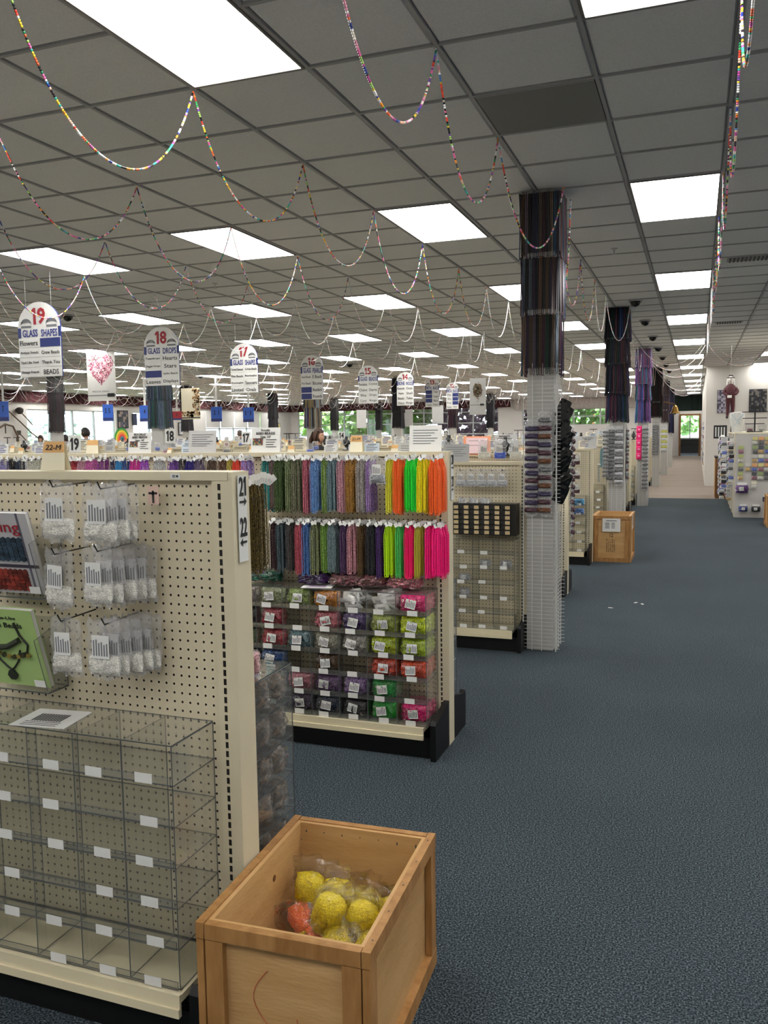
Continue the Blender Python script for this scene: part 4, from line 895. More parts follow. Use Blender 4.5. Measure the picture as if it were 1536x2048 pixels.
YB = [(*pz(627, 1786, .25), .15, .0, -.1, 'yellow bead bag standing at the back left of the near crate', 0), (*pz(690, 1832, .25), .5, .25, .35, 'yellow bead bag leaning in the middle of the near crate', 0), (*pz(757, 1822, .17), .3, .1, -.2, 'yellow bead bag at the right back of the near crate', 0),
      (*pz(712, 1888, .19), 1.25, .1, .2, 'yellow bead bag lying at the right front of the near crate', 0), (*pz(600, 1850, .18), 1.1, .25, -.5, 'orange bead bag lying at the left of the near crate', 1), (*pz(655, 1885, .14), 1.4, .05, .2, 'yellow bead bag under the others at crate front', 0), (*pz(690, 1800, .09), 1.4, .05, 1.2, 'yellow bead bag at the bottom of the near crate', 0)]
for k, (x, y, z, rx, ry, rz, l, o_) in enumerate(YB):
    t = thing('yellow_bead_bag' if not o_ else 'orange_bead_bag', l, 'bead bag', (x, y, z), (rx, ry, rz), 'bead bags in the near crate'); t.scale = (1.2,)*3; t.location.x = min(-.865, max(-1.0, t.location.x))
    for s in (-1, 1): put('bead_filling', LUMP[(k+s) % 3], t, (s*.039, 0, -.01), (0, 0, 0), material=M_org if o_ else None)
    put('wrapper', WRAP[k % 3], t, (0, 0, .01))
    MB().box(-.02, .02, -.0475, -.0465, -.02, .01).build('label_strip', M_grey, t)
c2 = crate(-.945, 10.80, .46, .66, .56, 'taller wooden crate with taped price sheet farther down the aisle')
def note(parent, x, z, w_, h_, rz=0, y=-.3325, nx=None):
    g_ = MB().box(-w_/2, w_/2, -.001, 0, -h_/2, h_/2).build('price_sheet', M_white, parent, (x, y, z), (0, 0, rz)); b = MB()
    b.box(-w_*.3, w_*.3, -.002, -.001, h_*.3, h_*.36)
    for i in range(4): b.box(-w_*.35, -w_*.1, -.002, -.001, h_*(.12-i*.12), h_*(.18-i*.12)); b.box(0, w_*.2, -.002, -.001, h_*(.12-i*.12), h_*(.18-i*.12))
    stuff(b.build('print', M_inkg, g_)); return g_
note(c2, .0, .45, .21, .16); note(c2, .2325, .47, .17, .16, PI/2, y=-.1)
text('12', -.0, .325, .04, .045, c2, y=-.3095, rx=PI/2); b = MB(); rnd = random.Random(5)
for i in range(5):
    for j in range(9): b.box(-.06+.022*i, -.045+.022*i, -.3095, -.309, .12+.018*j, .12+.018*j+rnd.uniform(.004, .014))
stuff(b.build('stencil_marks', mat('faded_stencil', '7a5a38', .7), c2))
c3 = crate(1.32, 15.05, .5, .6, .5, 'wooden crate at the right frame edge in front of the white rack')
o = thing('foam_bundle', 'white round bundle in the right edge crate', 'bundle', (1.2, 14.9, .42), group=None); pillow(.2, .2, .2, 8, 8, .2, 3, .5).build('bundle', M_white, o)
for i, (x, y) in enumerate(((-.70, 7.75), (-.50, 8.05), (-.44, 8.0))):
    tag(MB().box(-.02, .02, -.008, .008, 0, .002).build('paper_scrap', M_white, None, (x, y, .0), (0, 0, i)), 'tiny white paper scrap on the blue carpet, %s' % ('left one', 'middle one', 'right one')[i], 'litter', 'paper scraps on the carpet')
# ================================================================== SIGNS
def end_sign(x, y, z1, z0, w_, num, title, cells, label):
    """hanging aisle directory with arched top; cells: rows of (left, right); None = blue blank"""
    t = thing('aisle_sign', label, 'sign', (x, y, z0), (0, 0, 0), 'hanging aisle signs'); H = z1-z0; r = w_/2; hb = H-r*.95
    b = MB(); n = 16; pts = [(-w_/2, 0), (w_/2, 0)]+[(w_/2*math.cos(PI*i/n), hb+r*.95*math.sin(PI*i/n)) for i in range(n+1)]
    k = len(pts); b.v = [(p[0], -.008, p[1]) for p in pts]+[(p[0], .008, p[1]) for p in pts]; b.face(tuple(range(k))); b.face(tuple(range(2*k-1, k-1, -1)))
    for i in range(k): b.face((i, k+i, k+(i+1) % k, (i+1) % k), 1)
    b.build('board', [M_white, M_navy], t)
    text(num, 0, hb+r*.42, w_*.33, r*.62, t, y=-.012, m=M_red, bold=.05)
    for s in (-1, 1):
        b = MB()
        for q in range(5): a = .25+.09*q; b.tube([(s*w_*.3+w_*.13*math.cos(PI*(i/6)), -.010, hb+r*.12+a*r*.35*math.sin(PI*i/6)) for i in range(7)], .0025, 4)
        b.box(s*w_*.3-w_*.12, s*w_*.3+w_*.12, -.011, -.009, hb+.0, hb+r*.08); stuff(b.build('emblem', M_inkg, t))
    b = MB(); b.box(-w_/2, -w_*.43, -.011, -.008, hb*.80, hb); b.box(w_*.45, w_/2, -.011, -.008, hb*.80, hb); b.build('blue_edge', M_navy, t)
    tl, tr = title; text(tl, -w_*.21, hb*.89, w_*.36, hb*.15, t, y=-.012, m=M_blue, bold=.02); text(tr, w_*.24, hb*.88, w_*.38, hb*.15, t, y=-.012, m=M_blue, bold=.02)
    n = len(cells)
    for i, row in enumerate(cells):
        z = hb*.79-(hb*.79)*(i+.5)/n; hh = hb*.79/n
        for s, c in zip((-1, 1), row):
            m = M_navy if c is None else M_white
            MB().box(s*w_*.25-w_*.235, s*w_*.25+w_*.235, -.0115, -.008, z-hh*.44, z+hh*.44).build('name_plate', m, t)
            if c:
                big = len(c) < 9; text(c, s*w_*.25, z, w_*min(.42, .055*len(c)+.08), hh*(.5 if big else .34), t, y=-.014, m=M_ink, bold=.008)
    for s in (-1, 1): MB().tube([(s*w_*.3, 0, hb+r*.6), (s*w_*.3, 0, CEIL-z0)], .0012, 4).build('hanging_wire', M_metal, t)
    return t
SG = [('19', ('GLASS', 'SHAPES'), [('Flowers', None), ('Antique French', 'Crow Beads'), ('Opal Lilac Seed', 'Thank You'), ('Vintage French', 'BEADS')], (84, 603, 754), 6.95, .53, 'white arched hanging sign numbered 19 with Flowers and Crow Beads'),
      ('18', ('GLASS', 'DROPS'), [('Teardrops', 'Hearts'), ('Dagger Drops', 'Stars'), (None, 'Spike Beads'), ('Leaves', 'Displays')], (326, 653, 771), 9.0, .50, 'white arched hanging sign numbered 18 with Hearts and Stars'),
      ('17', ('GLASS', 'SHAPES'), [('Pinched Diamond', '2-Hole Beads'), ('Fire Beads', 'Rectangles'), ('Rectangles', 'Saucers'), ('Limited', 'Ovals')], (490, 687, 786), 11.05, .45, 'white arched hanging sign numbered 17 with Saucers and Ovals'),
      ('16', ('GLASS', 'PEARLS'), [('Seed Beads', 'E Beads'), ('Fire Beads', 'Bicone'), (None, 'Beaders'), (None, 'Rounds')], (625, 710, 799), 13.3, .41, 'white arched hanging sign numbered 16 with two blue blanks'),
      ('15', ('GLASS', 'BEADS'), [('Pendants', 'Crystal'), ('Chains', 'Charms'), ('Wire', 'Drops'), ('Cord', 'Rings')], (737, 731, 807), 15.9, .42, 'white arched hanging sign numbered 15'),
      ('14', ('BONE', 'WOOD'), [('Rounds', 'Ovals'), ('Horn', 'Shell'), ('Beads', 'Tubes'), ('Discs', 'Rings')], (811, 744, 811), 18.3, .40, 'pale arched hanging sign numbered 14 beside the black column'),
      ('13', ('METAL', 'BEADS'), [(None, 'Caps'), (None, 'Cones'), (None, 'Bars'), ('Chain', 'Clasps')], (865, 757, 814), 20.5, .36, 'arched hanging sign numbered 13 with three blue blanks'),
      ('12', ('METAL', 'BEADS'), [('Pins', None), ('Wire', None), ('Rings', None), ('Hooks', 'Eyes')], (905, 765, 818), 22.4, .34, 'arched hanging sign numbered 12 with blue blanks at right')]
for num, ti, ce, (px_, t_, b_), Y, w_, l in SG:
    p1, p0 = py(px_, t_, Y), py(px_, b_, Y); end_sign(p0.x, Y, p1.z, p0.z, w_, num, ti, ce, l)
# posters hanging from the ceiling
def poster(px0, px1, pt, pb, Y, label, kind):
    a, c = py(px0, pt, Y), py(px1, pb, Y); W, H = c.x-a.x, a.z-c.z
    t = thing('hanging_poster', label, 'poster', ((a.x+c.x)/2, Y, c.z)); MB().box(-W/2, W/2, -.003, .003, 0, H).build('sheet', M_white if kind == 'heart' else M_grey if kind == 'blank' or kind == 'tree' else M_cream, t)
    for s in (-1, 1): MB().tube([(s*W*.4, 0, H), (s*W*.4, 0, CEIL-c.z)], .002, 4).build('hanging_wire', M_metal, t)
    rnd = random.Random(8); b = MB()
    if kind == 'heart':
        PK = [lin(q) for q in ('b0607a', 'd89aac', '8a3a50', 'e8c0cc', 'c0707f', '6a2a3a', 'f0d8dc')]
        while len(b.f) < 1100:
            u, v = rnd.uniform(-1.2, 1.2), rnd.uniform(-1.1, 1.3)
            if (u*u+v*v-1)**3-u*u*v**3 < 0:
                x, z = u*W*.38, H*.60+v*H*.23*(1.25 if v < 0 else 1); r = W*.02; y_ = -.0035-.002*rnd.random(); b.quad([(x-r, y_, z-r), (x+r, y_, z-r*.6), (x+r*.8, y_, z+r), (x-r, y_, z+r)], c=rnd.choice(PK))
        stuff(b.build('heart_of_beads', M_attrd, t)); text('PRECIOSA ORNELA', -W*.03, H*.185, W*.6, H*.03, t, y=-.005, m=M_inkg, bold=0)
        MB().box(-W/2, W/2, -.005, -.003, H*.10, H*.118).build('stripe', M_inkg, t); MB().box(W*.2, W*.45, -.008, -.005, H*.075, H*.145).build('badge', M_ink, t)
    elif kind == 'brown':
        PK = [lin(q) for q in ('6a4a34', 'a8835a', 'd8bc94', '3a2a22', 'c49a6a')]
        for i in range(170):
            x = W*rnd.uniform(.0, .48) if rnd.random() < .65 else W*rnd.uniform(-.48, .48); z = H*rnd.uniform(.1, .97) if x > W*.12 else H*rnd.uniform(.08, .24); r = W*rnd.uniform(.02, .05)
            b.tube([(x, -.003, z), (x, -.012, z)], r, 8, c=rnd.choice(PK))
        stuff(b.build('bead_picture', M_attrd, t)); MB().box(-W/2, W/2, -.006, -.003, H*.03, H*.06).build('stripe', M_ink, t)
    elif kind == 'tree':
        PK = [lin(q) for q in ('4a5a3a', '8a6a3a', '7a3a2a', 'b09a5a', '3a3a2a')]
        for i in range(300):
            a_, r_ = rnd.uniform(0, 2*PI), rnd.random()**.6; x = W*.28*r_*math.cos(a_); z = H*.68+H*.2*r_*math.sin(a_)-(.12*H if rnd.random() < .12 else 0); r = W*.02; b.box(x-r, x+r, -.008, -.003, z-r, z+r, c=rnd.choice(PK))
        stuff(b.build('bead_picture', M_attrd, t)); MB().box(-W/2, W/2, -.006, -.003, H*.26, H*.275).build('stripe', M_inkg, t); MB().box(W*.15, W*.38, -.008, -.005, H*.25, H*.30).build('badge', M_ink, t)
    return t
poster(172, 233, 700, 801, 13.9, 'white hanging poster with a pink heart made of beads', 'heart')
poster(362, 401, 777, 838, 17.6, 'cream hanging poster with brown and gold beads', 'brown')
poster(939, 972, 757, 829, 14, 'grey hanging poster with a tree-shaped bead cluster', 'tree')
poster(713, 733, 820, 856, 26, 'blank grey sheet hanging before the back windows, left one', 'blank')
poster(804, 826, 819, 853, 25, 'blank grey sheet hanging beside the black column', 'blank')
poster(864, 887, 811, 846, 22, 'bright blank sheet hanging below the sign numbered 13', 'blank')
# blue department flags with pole
for px_, pt, pb, tx, Y, l in ((7, 803, 842, '7', 17, 'blue hanging tag numbered 7 at the left frame edge'), (216, 809, 842, '5 5', 19, 'blue hanging tag numbered 5 right of the wide window'), (290, 811, 843, '4', 19, 'bright blue hanging tag numbered 4'), (433, 814, 843, '2 1', 21, 'blue hanging tag numbered 2, left of the sign numbered 17'), (497, 815, 844, '1 1', 21, 'blue hanging tag numbered 1 under the sign numbered 17'), (354, 823, 840, '3', 24, 'red hanging tag beside the brown poster')):
    a, c = py(px_-11, pt, Y), py(px_+11, pb, Y); W, H = c.x-a.x, a.z-c.z
    t = thing('hanging_tag', l, 'sign', ((a.x+c.x)/2, Y, c.z), group='hanging number tags'); m_ = M_red if tx == '3' else mat('tag_blue', '2f5fc0', .5)
    MB().box(-W/2, W/2, -.01, .01, 0, H).build('board', m_, t); MB().box(-W/2, W/2, -.013, -.01, 0, H*.2).build('band', M_navy, t); MB().box(-.03, .03, .0, .01, H, CEIL-c.z).build('hanger', M_white, t); text(tx, 0, H*.62, W*.18*len(tx), H*.3, t, y=-.016, m=M_ink)
# tent cards and number strips on gondola tops
def tent(x, y, z, w_, h_, label, txt=None, cap=True, body=None, grp=None):
    t = thing('tent_card', label, 'card', (x, y, z), group=grp); b = MB(); d = .014 if z > 1.45 else .03
    b.quad([(-w_/2, -d, 0), (w_/2, -d, 0), (w_/2*.82, 0, h_), (-w_/2*.82, 0, h_)]); b.quad([(-w_/2, d, 0), (w_/2, d, 0), (w_/2*.82, 0, h_), (-w_/2*.82, 0, h_)]); b.build('card', body or M_cream, t)
    if cap: b = MB(); b.quad([(-w_*.45, -d*.36-.0012, h_*.62), (w_*.45, -d*.36-.0012, h_*.62), (w_*.41, -.0015, h_), (-w_*.41, -.0015, h_)]); b.build('tape', mat('orange_tape', 'dfae70', .6), t)
    if txt: text(txt, 0, h_*.8, w_*.6, h_*.18, t, y=-d*.2-.003, bold=0, rx=PI/2-.35)
    return t
tent(-1.775, 2.02, 1.502, .09, .085, 'white tent card marked 22-M in marker with orange tape', '22-M')
tent(-1.66, 4.11, 1.5, .075, .085, 'white tent card marked 21-M with orange tape', '21-M')
tent(-3.33, 4.11, 1.5, .09, .08, 'cream tent card with orange tape behind the sign numbered 19', None)
tent(-2.80, 4.11, 1.5, .03, .03, 'tiny cream tent card on the second gondola', None)
def card(x, y, z, w_, h_, label, lines=(), tint=None, pic=None, grp=None, tilt=-.12, frame=None, blur=0, name='shelf_card'):
    t = thing(name, label, 'sign', (x, y, z), (tilt, 0, 0), grp); MB().box(-w_/2, w_/2, -.0015, .0015, 0, h_).build('card', tint or M_white, t)
    MB().box(-w_/2, w_/2, -.0015, .03, -.001, .001).build('foot', tint or M_white, t)
    for (s, u, v, ww, hh) in lines: text(s, u*w_, v*h_, ww*w_, hh*h_, t, y=-.004)
    if blur:
        b = MB()
        for i in range(blur): b.box(-w_*(.38 if not pic else -.02), w_*(.38-.1*(i % 3)*(.5 if pic else 1)), -.003, -.0015, h_*((.5 if lines else .8)-i*(.38 if lines else .6)/blur), h_*((.5 if lines else .8)-i*(.38 if lines else .6)/blur)+h_*.025)
        stuff(b.build('print', M_inkg if not lines else M_ink, t))
    if pic:
        b = MB(); rnd = random.Random(2); n_ = 7
        for i in range(n_):
            for j in range(5): b.box(w_*(-.44+.05*i), w_*(-.39+.05*i), -.003, -.0015, h_*(.3+.055*j), h_*(.355+.055*j), c=lin(rnd.choice(('3a5a4a', '7a3a2a', 'a08a5a', '2a3a4a', '5a2a2a'))))
        b.build('picture', M_attrd, t)
    return t
LN = [('Rocaille', 0, .9, .3, .08), ('SEED BEADS', 0, .77, .66, .10), ("Size 10'", 0, .63, .36, .10)]
card(-2.19, 4.10, 1.5, .175, .135, 'white shelf card reading Rocaille SEED BEADS Size 10, right one', LN, pic=1, blur=4)
card(-3.0, 4.10, 1.5, .155, .12, 'white shelf card reading ROCAILLE SEED BEADS, left one', [('ROCAILLE', 0, .9, .5, .09), ('SEED BEADS', 0, .77, .66, .10), ("Size: 10'", 0, .62, .4, .09)], pic=1, blur=4)
card(-1.285, 4.10, 1.5, .17, .133, 'back of a white paper sign at the right end of the second gondola', tint=M_white, blur=6); card(-2.585, 4.10, 1.5, .175, .125, 'grey back of a paper sign with faint print on the second gondola', tint=M_grey, blur=6)
for x, z0_, rows, l, y in ((-1.155, 1.475, ('21', 'R', '22', 'L'), 'white vertical strip reading 21 and 22 with arrows on the nearest end post', 2.02), (-1.155, 1.478, ('20', 'R', '21', 'L'), 'white vertical strip reading 20 and 21 with arrows on the second end post', 4.13)):
    t = thing('number_strip', l, 'sign', (-1.1535, y, 1.5-.235+.0), (0, 0, PI/2)); 
    MB().box(-.024, .024, -.0015, 0, -.01, .225).build('card', M_white, t)
    for k, s in enumerate(rows):
        z = .195-.052*k-(.006 if k > 1 else 0)
        if s in 'RL': sg_ = 1 if s == 'R' else -1; bb = MB(); bb.box(-.016, .016, -.003, -.0016, z-.003+.01, z+.003+.01); bb.quad([(sg_*.006, -.0031, z+.022), (sg_*.02, -.0031, z+.01), (sg_*.006, -.0031, z-.002)]); bb.build('arrow', M_ink, t)
        else: text(s, 0, z, .036, .052, t, y=-.003, bold=.02)
t = thing('shelf_tag', 'small tag reading 22 M on the nearest top rail', 'tag', (-1.33, 1.9715, 1.489)); MB().box(-.016, .016, -.0005, .0005, -.008, .008).build('card', M_white, t); text('22 M', 0, 0, .018, .007, t, y=-.001)
# cards, busts and packs crowding the gondola tops farther back
bustm = MB().lathe([(.055, 0), (.05, .01), (.016, .03), (.03, .055), (.052, .085), (.05, .11), (.022, .13), (.015, .16), (.018, .175)], 14).mesh('torso', M_bplast, True)
neck = MB().tube([(.03*math.cos(a/8*PI), -.052-.004*math.sin(a/8*PI), .115-.04*math.sin(a/8*PI)) for a in range(9)], .003, 5).mesh('necklace', M_metal, True)
def bust(x, y, z, label, s=1, grp=None):
    t = thing('necklace_bust', label, 'display bust', (x, y, z), group=grp); t.scale = (s, s, s); put('torso', bustm, t); put('necklace', neck, t); MB().box(-.02, .02, -.058, -.055, .01, .035).build('price_tag', M_white, t) if s > .99 else None; return t
def track(x, y, z, label, s=1, grp=None):
    t = thing('display_stand', label, 'display stand', (x, y, z), group=grp); t.scale = (s, s, s)
    MB().box(-.006, .006, -.006, .006, 0, .2).build('pole', M_bplast, t); MB().box(-.09, .09, -.01, .01, .185, .2).build('crossbar', M_bplast, t); MB().box(-.06, .06, -.04, .04, 0, .008).build('foot', M_bplast, t); return t
CD = {}
rnd = random.Random(21)
cardme = [MB().box(-.09, .09, -.0015, .0015, 0, .14).mesh('card', m) for m in (M_white, M_grey, M_cream, mat('pale_blue_card', 'c4d0dc', .6))]
prn = []
for s in range(4):
    b = MB()
    for i in range(5):
        if rnd.random() < .8: b.box(-.07, .02+rnd.random()*.05, -.003, -.0015, .02+i*.02, .028+i*.02, s % 2)
    b.box(-.05, .05, -.003, -.0015, .118, .13); prn.append(b.mesh('print', [M_inkg, M_blue if s % 2 else M_ink]))
packme = [pillow(.09, .12, .02, 6, 5, .3, s).mesh('pouch', M_film, True) for s in range(2)]; packfl = [pillow(.08, .05, .022, 6, 5, .3, s).mesh('bead_filling', M_wbead, True) for s in range(2)]
cols_ = [crumb(n_, a_, c_, 120) for n_, a_, c_ in (('f1', '2a3a7a', '7a8ad0'), ('f2', '5a2a3a', 'b08090'), ('f3', '8a8a80', 'e8e8e0'), ('f4', '2a2a2a', '8a8a8a'), ('f5', '8a6a3a', 'd8c090'))]
SIDE = [('right', 0), ('middle', 1), ('left', 2)]
cnt = {}
def uniq(kind, blk, gi):
    cnt[(kind, blk, gi)] = cnt.get((kind, blk, gi), 0)+1; return ordw(cnt[(kind, blk, gi)])
ADJ = ['white', 'grey', 'cream', 'pale blue']
for blk, xr, gis, top in (('aisle-side', -1.157, range(3, 13), 1.37), ('middle', -7.35, range(2, 13), 1.37), ('far left', -13.6, range(5, 12), 1.37)):
    for gi in gis:
        yb = GY[gi]+(.0 if blk[0] == 'a' else .2 if blk[0] == 'm' else .1); x = xr-.1; end = xr-4.7; dens = .16+.012*gi
        while x > end:
            k = rnd.random(); gl = '%s gondola of the %s block' % (ordw(gi+1 if blk[0] == 'a' else (gi-1 if blk[0] == 'm' else gi-3)), blk)
            if k < .55:
                ci = rnd.randrange(4); t = thing('shelf_card', '%s shelf card on the %s, %s from right' % (ADJ[ci], gl, uniq('c%d' % ci, blk, gi)), 'sign', (x, yb-.02, top), (-.1, 0, rnd.uniform(-.15, .15)), 'cards on the gondola tops')
                s = rnd.uniform(.75, 1.25); t.scale = (s, s, s*rnd.uniform(.8, 1.1)); put('card', cardme[ci], t); stuff(put('print', prn[rnd.randrange(4)], t))
            elif k < .75:
                t = thing('bead_packet', 'standing bead packet on the %s, %s from right' % (gl, uniq('p', blk, gi)), 'bead packet', (x, yb, top+.065), (0, rnd.uniform(-.2, .2), 0), 'packets on the gondola tops'); put('pouch', packme[0], t); put('bead_filling', packfl[0], t, (0, -.003, -.03), material=rnd.choice(cols_))
            elif k < .83: bust(x, yb, top, 'black necklace bust on the %s, %s from right' % (gl, uniq('b', blk, gi)), .95 if gi > 5 else 1.05, 'necklace busts')
            elif k < .88 and gi > 4: track(x, yb, top, 'black display stand on the %s, %s from right' % (gl, uniq('t', blk, gi)), 1.2, 'black display stands')
            else: tent(x, yb, top, .09, .10, 'cream tent card on the %s, %s from right' % (gl, uniq('e', blk, gi)), grp='tent cards on the gondola tops')
            x -= dens+rnd.uniform(0, .14)
# named cards behind the second gondola
y4 = GY[3]
card(-2.0, 8.05, 1.37, .27, .18, 'orange-framed pink card on the fourth gondola', tint=mat('orange_card', 'f0a07a', .6), name='framed_card'); card(-2.0, 8.04, 1.385, .21, .15, 'pink sheet inside the orange-framed card', tint=mat('pink_sheet', 'e6c8cc', .6), blur=2)
card(-1.75, 8.2, 1.37, .22, .195, 'grey card reading NUGGETS Assorted Shapes', [('NUGGETS', -.05, .9, .5, .09), ('Assorted Shapes', -.05, .78, .65, .07)], tint=M_grey, blur=3)
bust(-1.72, 8.06, 1.36, 'black necklace bust in front of the NUGGETS card'); tent(-1.56, 8.06, 1.37, .06, .07, 'orange topped tent card right of the black bust')
card(-1.70, 6.2, 1.37, .20, .135, 'grey emblem card standing on the third gondola near its right end', tint=M_grey, blur=5); card(-2.1, 6.3, 1.37, .2, .15, 'white emblem card behind the second end post', blur=5)
card(-1.25, 10.4, 1.37, .26, .15, 'grey card reading FLAT OVAL DROPS with two blue drops', [('FLAT OVAL', .1, .86, .5, .1), ('DROPS', .1, .72, .3, .1)], tint=M_grey)
for i in range(5): bead_bag(-1.75+.12*i-(.1 if i < 2 else 0), 6.32, 1.52, 'white bead bag behind the top of the third gondola, %s from left' % ordw(i+1), 0, 0, i, .9, 'bags behind the third gondola', (crumb('blue2', '2a3a9a', '5a7ae0', 150) if i == 3 else None))
# big end numbers at the left end of the rows
for num, px_, Y, z, wh in (('19', 149, 7.3, 888, 'below the poster with the pink heart'), ('18', 340, 9.1, 872, 'just right of the teal strand column'), ('17', 492, 11.1, 876, 'left of the Size 10 shelf card'), ('14', 683, 18, 871, 'right of the woman with long hair'), ('12', 892, 22.5, 867, 'left of the orange-framed card')):
    p = py(px_, z, Y); t = thing('number_card', 'white card with large black number %s %s' % (num, wh), 'sign', (p.x, Y, p.z-.09), (-.05, 0, 0), 'large row numbers'); MB().box(-.075, .075, -.002, .002, 0, .18).build('card', M_white, t); text(num, 0, .09, .115, .13, t, y=-.005, bold=.05)
    MB().box(-.006, .006, .002, .008, -(p.z-.09), .1).build('stake', M_metal, t)
# ================================================================== PEOPLE
def body(parent, pts, edges, radii, m, name, sub=2):
    me = bpy.data.meshes.new(name); me.from_pydata(pts, edges, []); me.materials.append(m); o = put(name, me, parent)
    o.modifiers.new('k', 'SKIN'); sv = me.skin_vertices[0].data
    for i, r in enumerate(radii): sv[i].radius = r if isinstance(r, tuple) else (r, r); sv[i].use_root = (i == 0)
    s = o.modifiers.new('s', 'SUBSURF'); s.levels = s.render_levels = sub; me.polygons.foreach_set('use_smooth', [True]*len(me.polygons)); o.modifiers['k'].use_smooth_shade = True
    return o
def head_mesh(skin_m):
    b = MB(); nu, nv = 20, 16
    for j in range(nv+1):
        v = PI*j/nv; z = math.cos(v)
        for i in range(nu):
            u = 2*PI*i/nu; x, y = math.sin(v)*math.cos(u), math.sin(v)*math.sin(u)
            X = x*.072*(1-.22*max(0, -z)); Y = y*.092*(1-.12*max(0, -z)); Z = z*.115
            if y < -.6 and abs(x) < .25 and -.35 < z < .15: Y -= .022*(1-abs(x)/.25)*(1-abs(z+.15)/.3 if abs(z+.15) < .3 else 0)     # nose
            if y < -.6 and .05 < z < .3 and .12 < abs(x) < .5: Y += .006
            if y < -.5 and -.62 < z < -.45 and abs(x) < .4: Y -= .006
            b.v.append((X, Y, Z))
    for j in range(nv):
        for i in range(nu): b.face((j*nu+i, (j+1)*nu+i, (j+1)*nu+(i+1) % nu, j*nu+(i+1) % nu))
    return b.mesh('head', skin_m, True)
HEAD = head_mesh(M_skin)
def person(x, y, label, rz, shirt, hair, long_=False, H=1.68, sit=0, tilt=0.15):
    """standing figure, faces -Y before rotation"""
    t = thing('person', label, 'person', (x, y, 0), (0, 0, rz)); t.scale = (H/1.7,)*3; dz = -sit
    V = [(0, 0, .95), (0, 0, 1.15), (0, -.01, 1.32), (0, 0, 1.42), (0, -.01, 1.50), (-.17, 0, 1.40), (-.23, -.02, 1.14), (-.2, -.22, 1.05), (.17, 0, 1.40), (.23, -.02, 1.14), (.2, -.22, 1.05),
         (-.09, 0, .88), (-.10, -.01, .48), (-.10, .02, .08), (.09, 0, .88), (.10, -.01, .48), (.10, .02, .08), (-.10, -.12, .04), (.10, -.12, .04)]
    E = [(0, 1), (1, 2), (2, 3), (3, 4), (3, 5), (5, 6), (6, 7), (3, 8), (8, 9), (9, 10), (0, 11), (11, 12), (12, 13), (0, 14), (14, 15), (15, 16), (13, 17), (16, 18)]
    R_ = [(.15, .11), (.13, .10), (.15, .11), (.09, .08), (.05, .05), .062, .045, .032, .062, .045, .032, .085, .058, .042, .085, .058, .042, .035, .035]
    body(t, V, E, R_, shirt, 'body')
    body(t, [(0, -.005, 1.44), (0, -.012, 1.55)], [(0, 1)], [.05, .048], M_skin, 'neck', 1)
    for s in (-1, 1):
        hv = [(s*.2, -.2, 1.05), (s*.2, -.26, 1.045), (s*.2, -.31, 1.04)]; he = [(0, 1), (1, 2)]; hr = [.026, (.035, .018), (.034, .016)]
        for q, (ox, ln) in enumerate(((-.026, .062), (-.009, .072), (.009, .068), (.025, .052))):
            n0_ = len(hv); hv += [(s*.2+ox, -.325, 1.038), (s*.2+ox, -.33-ln*.5, 1.032), (s*.2+ox, -.33-ln, 1.018)]; he += [(2, n0_), (n0_, n0_+1), (n0_+1, n0_+2)]; hr += [.009, .009, .008]
        n0_ = len(hv); hv += [(s*.2-s*.04, -.27, 1.035), (s*.2-s*.055, -.31, 1.02)]; he += [(1, n0_), (n0_, n0_+1)]; hr += [.011, .009]; body(t, hv, he, hr, M_skin, 'hand', 1)
    h = put('head', HEAD, t, (0, -.03, 1.62), (tilt, 0, 0)); b = MB()
    for s in (-1, 1): b.tube([(s*.027, -.083, .012), (s*.027, -.0885, .012)], .0065, 10, c=lin('f0ece8')); b.tube([(s*.027, -.089, .012), (s*.027, -.0905, .012)], .0045, 8, c=lin('2a1c14')); b.tube([(s*.014, -.088, .034), (s*.04, -.082, .034)], .003, 5, c=lin('3a2a20'))
    b.tube([(-.022, -.086, -.055), (0, -.09, -.053), (.022, -.086, -.055)], .004, 6, c=lin('9a5048'))
    for s in (-1, 1): b.tube([(s*.07, .0, .02), (s*.079, .004, .01), (s*.07, 0, -.022)], .008, 6, c=lin('c99a80'))
    b.build('face_features', M_attrd, h)
    hb = MB(); nu, nv = 20, 12
    for j in range(nv+1):
        v = PI*.72*j/nv; z = math.cos(v)
        for i in range(nu):
            u = 2*PI*i/nu; cx, cy = math.sin(v)*math.cos(u), math.sin(v)*math.sin(u); front = max(0, -cy); f = 1.11-(.2*front if z < .45 else 0)
            hb.v.append((cx*.075*f, cy*.098*f+.008, z*.12*(1.06 if z > 0 else 1)+.004))
    for j in range(nv):
        for i in range(nu): hb.face((j*nu+i, (j+1)*nu+i, (j+1)*nu+(i+1) % nu, j*nu+(i+1) % nu))
    if long_:
        for s in range(9): a = -.6+.15*s; hb.tube([(.06*math.sin(a*1.6), .07, .06), (.08*math.sin(a*1.8), .10, -.06), (.09*math.sin(a*1.8), .085, -.2), (.08*math.sin(a*1.7), .075, -.33)], [.022, .026, .024, .008], 7)
        for s in (-1, 1): hb.tube([(s*.05, -.03, .09), (s*.078, -.005, .02), (s*.085, .01, -.08), (s*.08, .03, -.24)], [.015, .02, .02, .008], 7)
    hb.build('hair', hair, h, smooth=True); return t
M_brown = mat('brown_hair', '4a2f20', .5, var=.4, scale=60, stretch=(6, 6, 1)); M_dk = mat('dark_hair', '1a1412', .5)
person(-5.25, 11.45, 'woman with long brown hair in a dark top looking down to the right', PI*.42, mat('black_top', '15151a', .8), M_brown, True, 1.63)
person(-13.3, 16.2, 'man with short dark hair in a grey shirt facing left by the wide window', -PI*.45, mat('grey_shirt', '8f9092', .8), M_dk, False, 1.76)
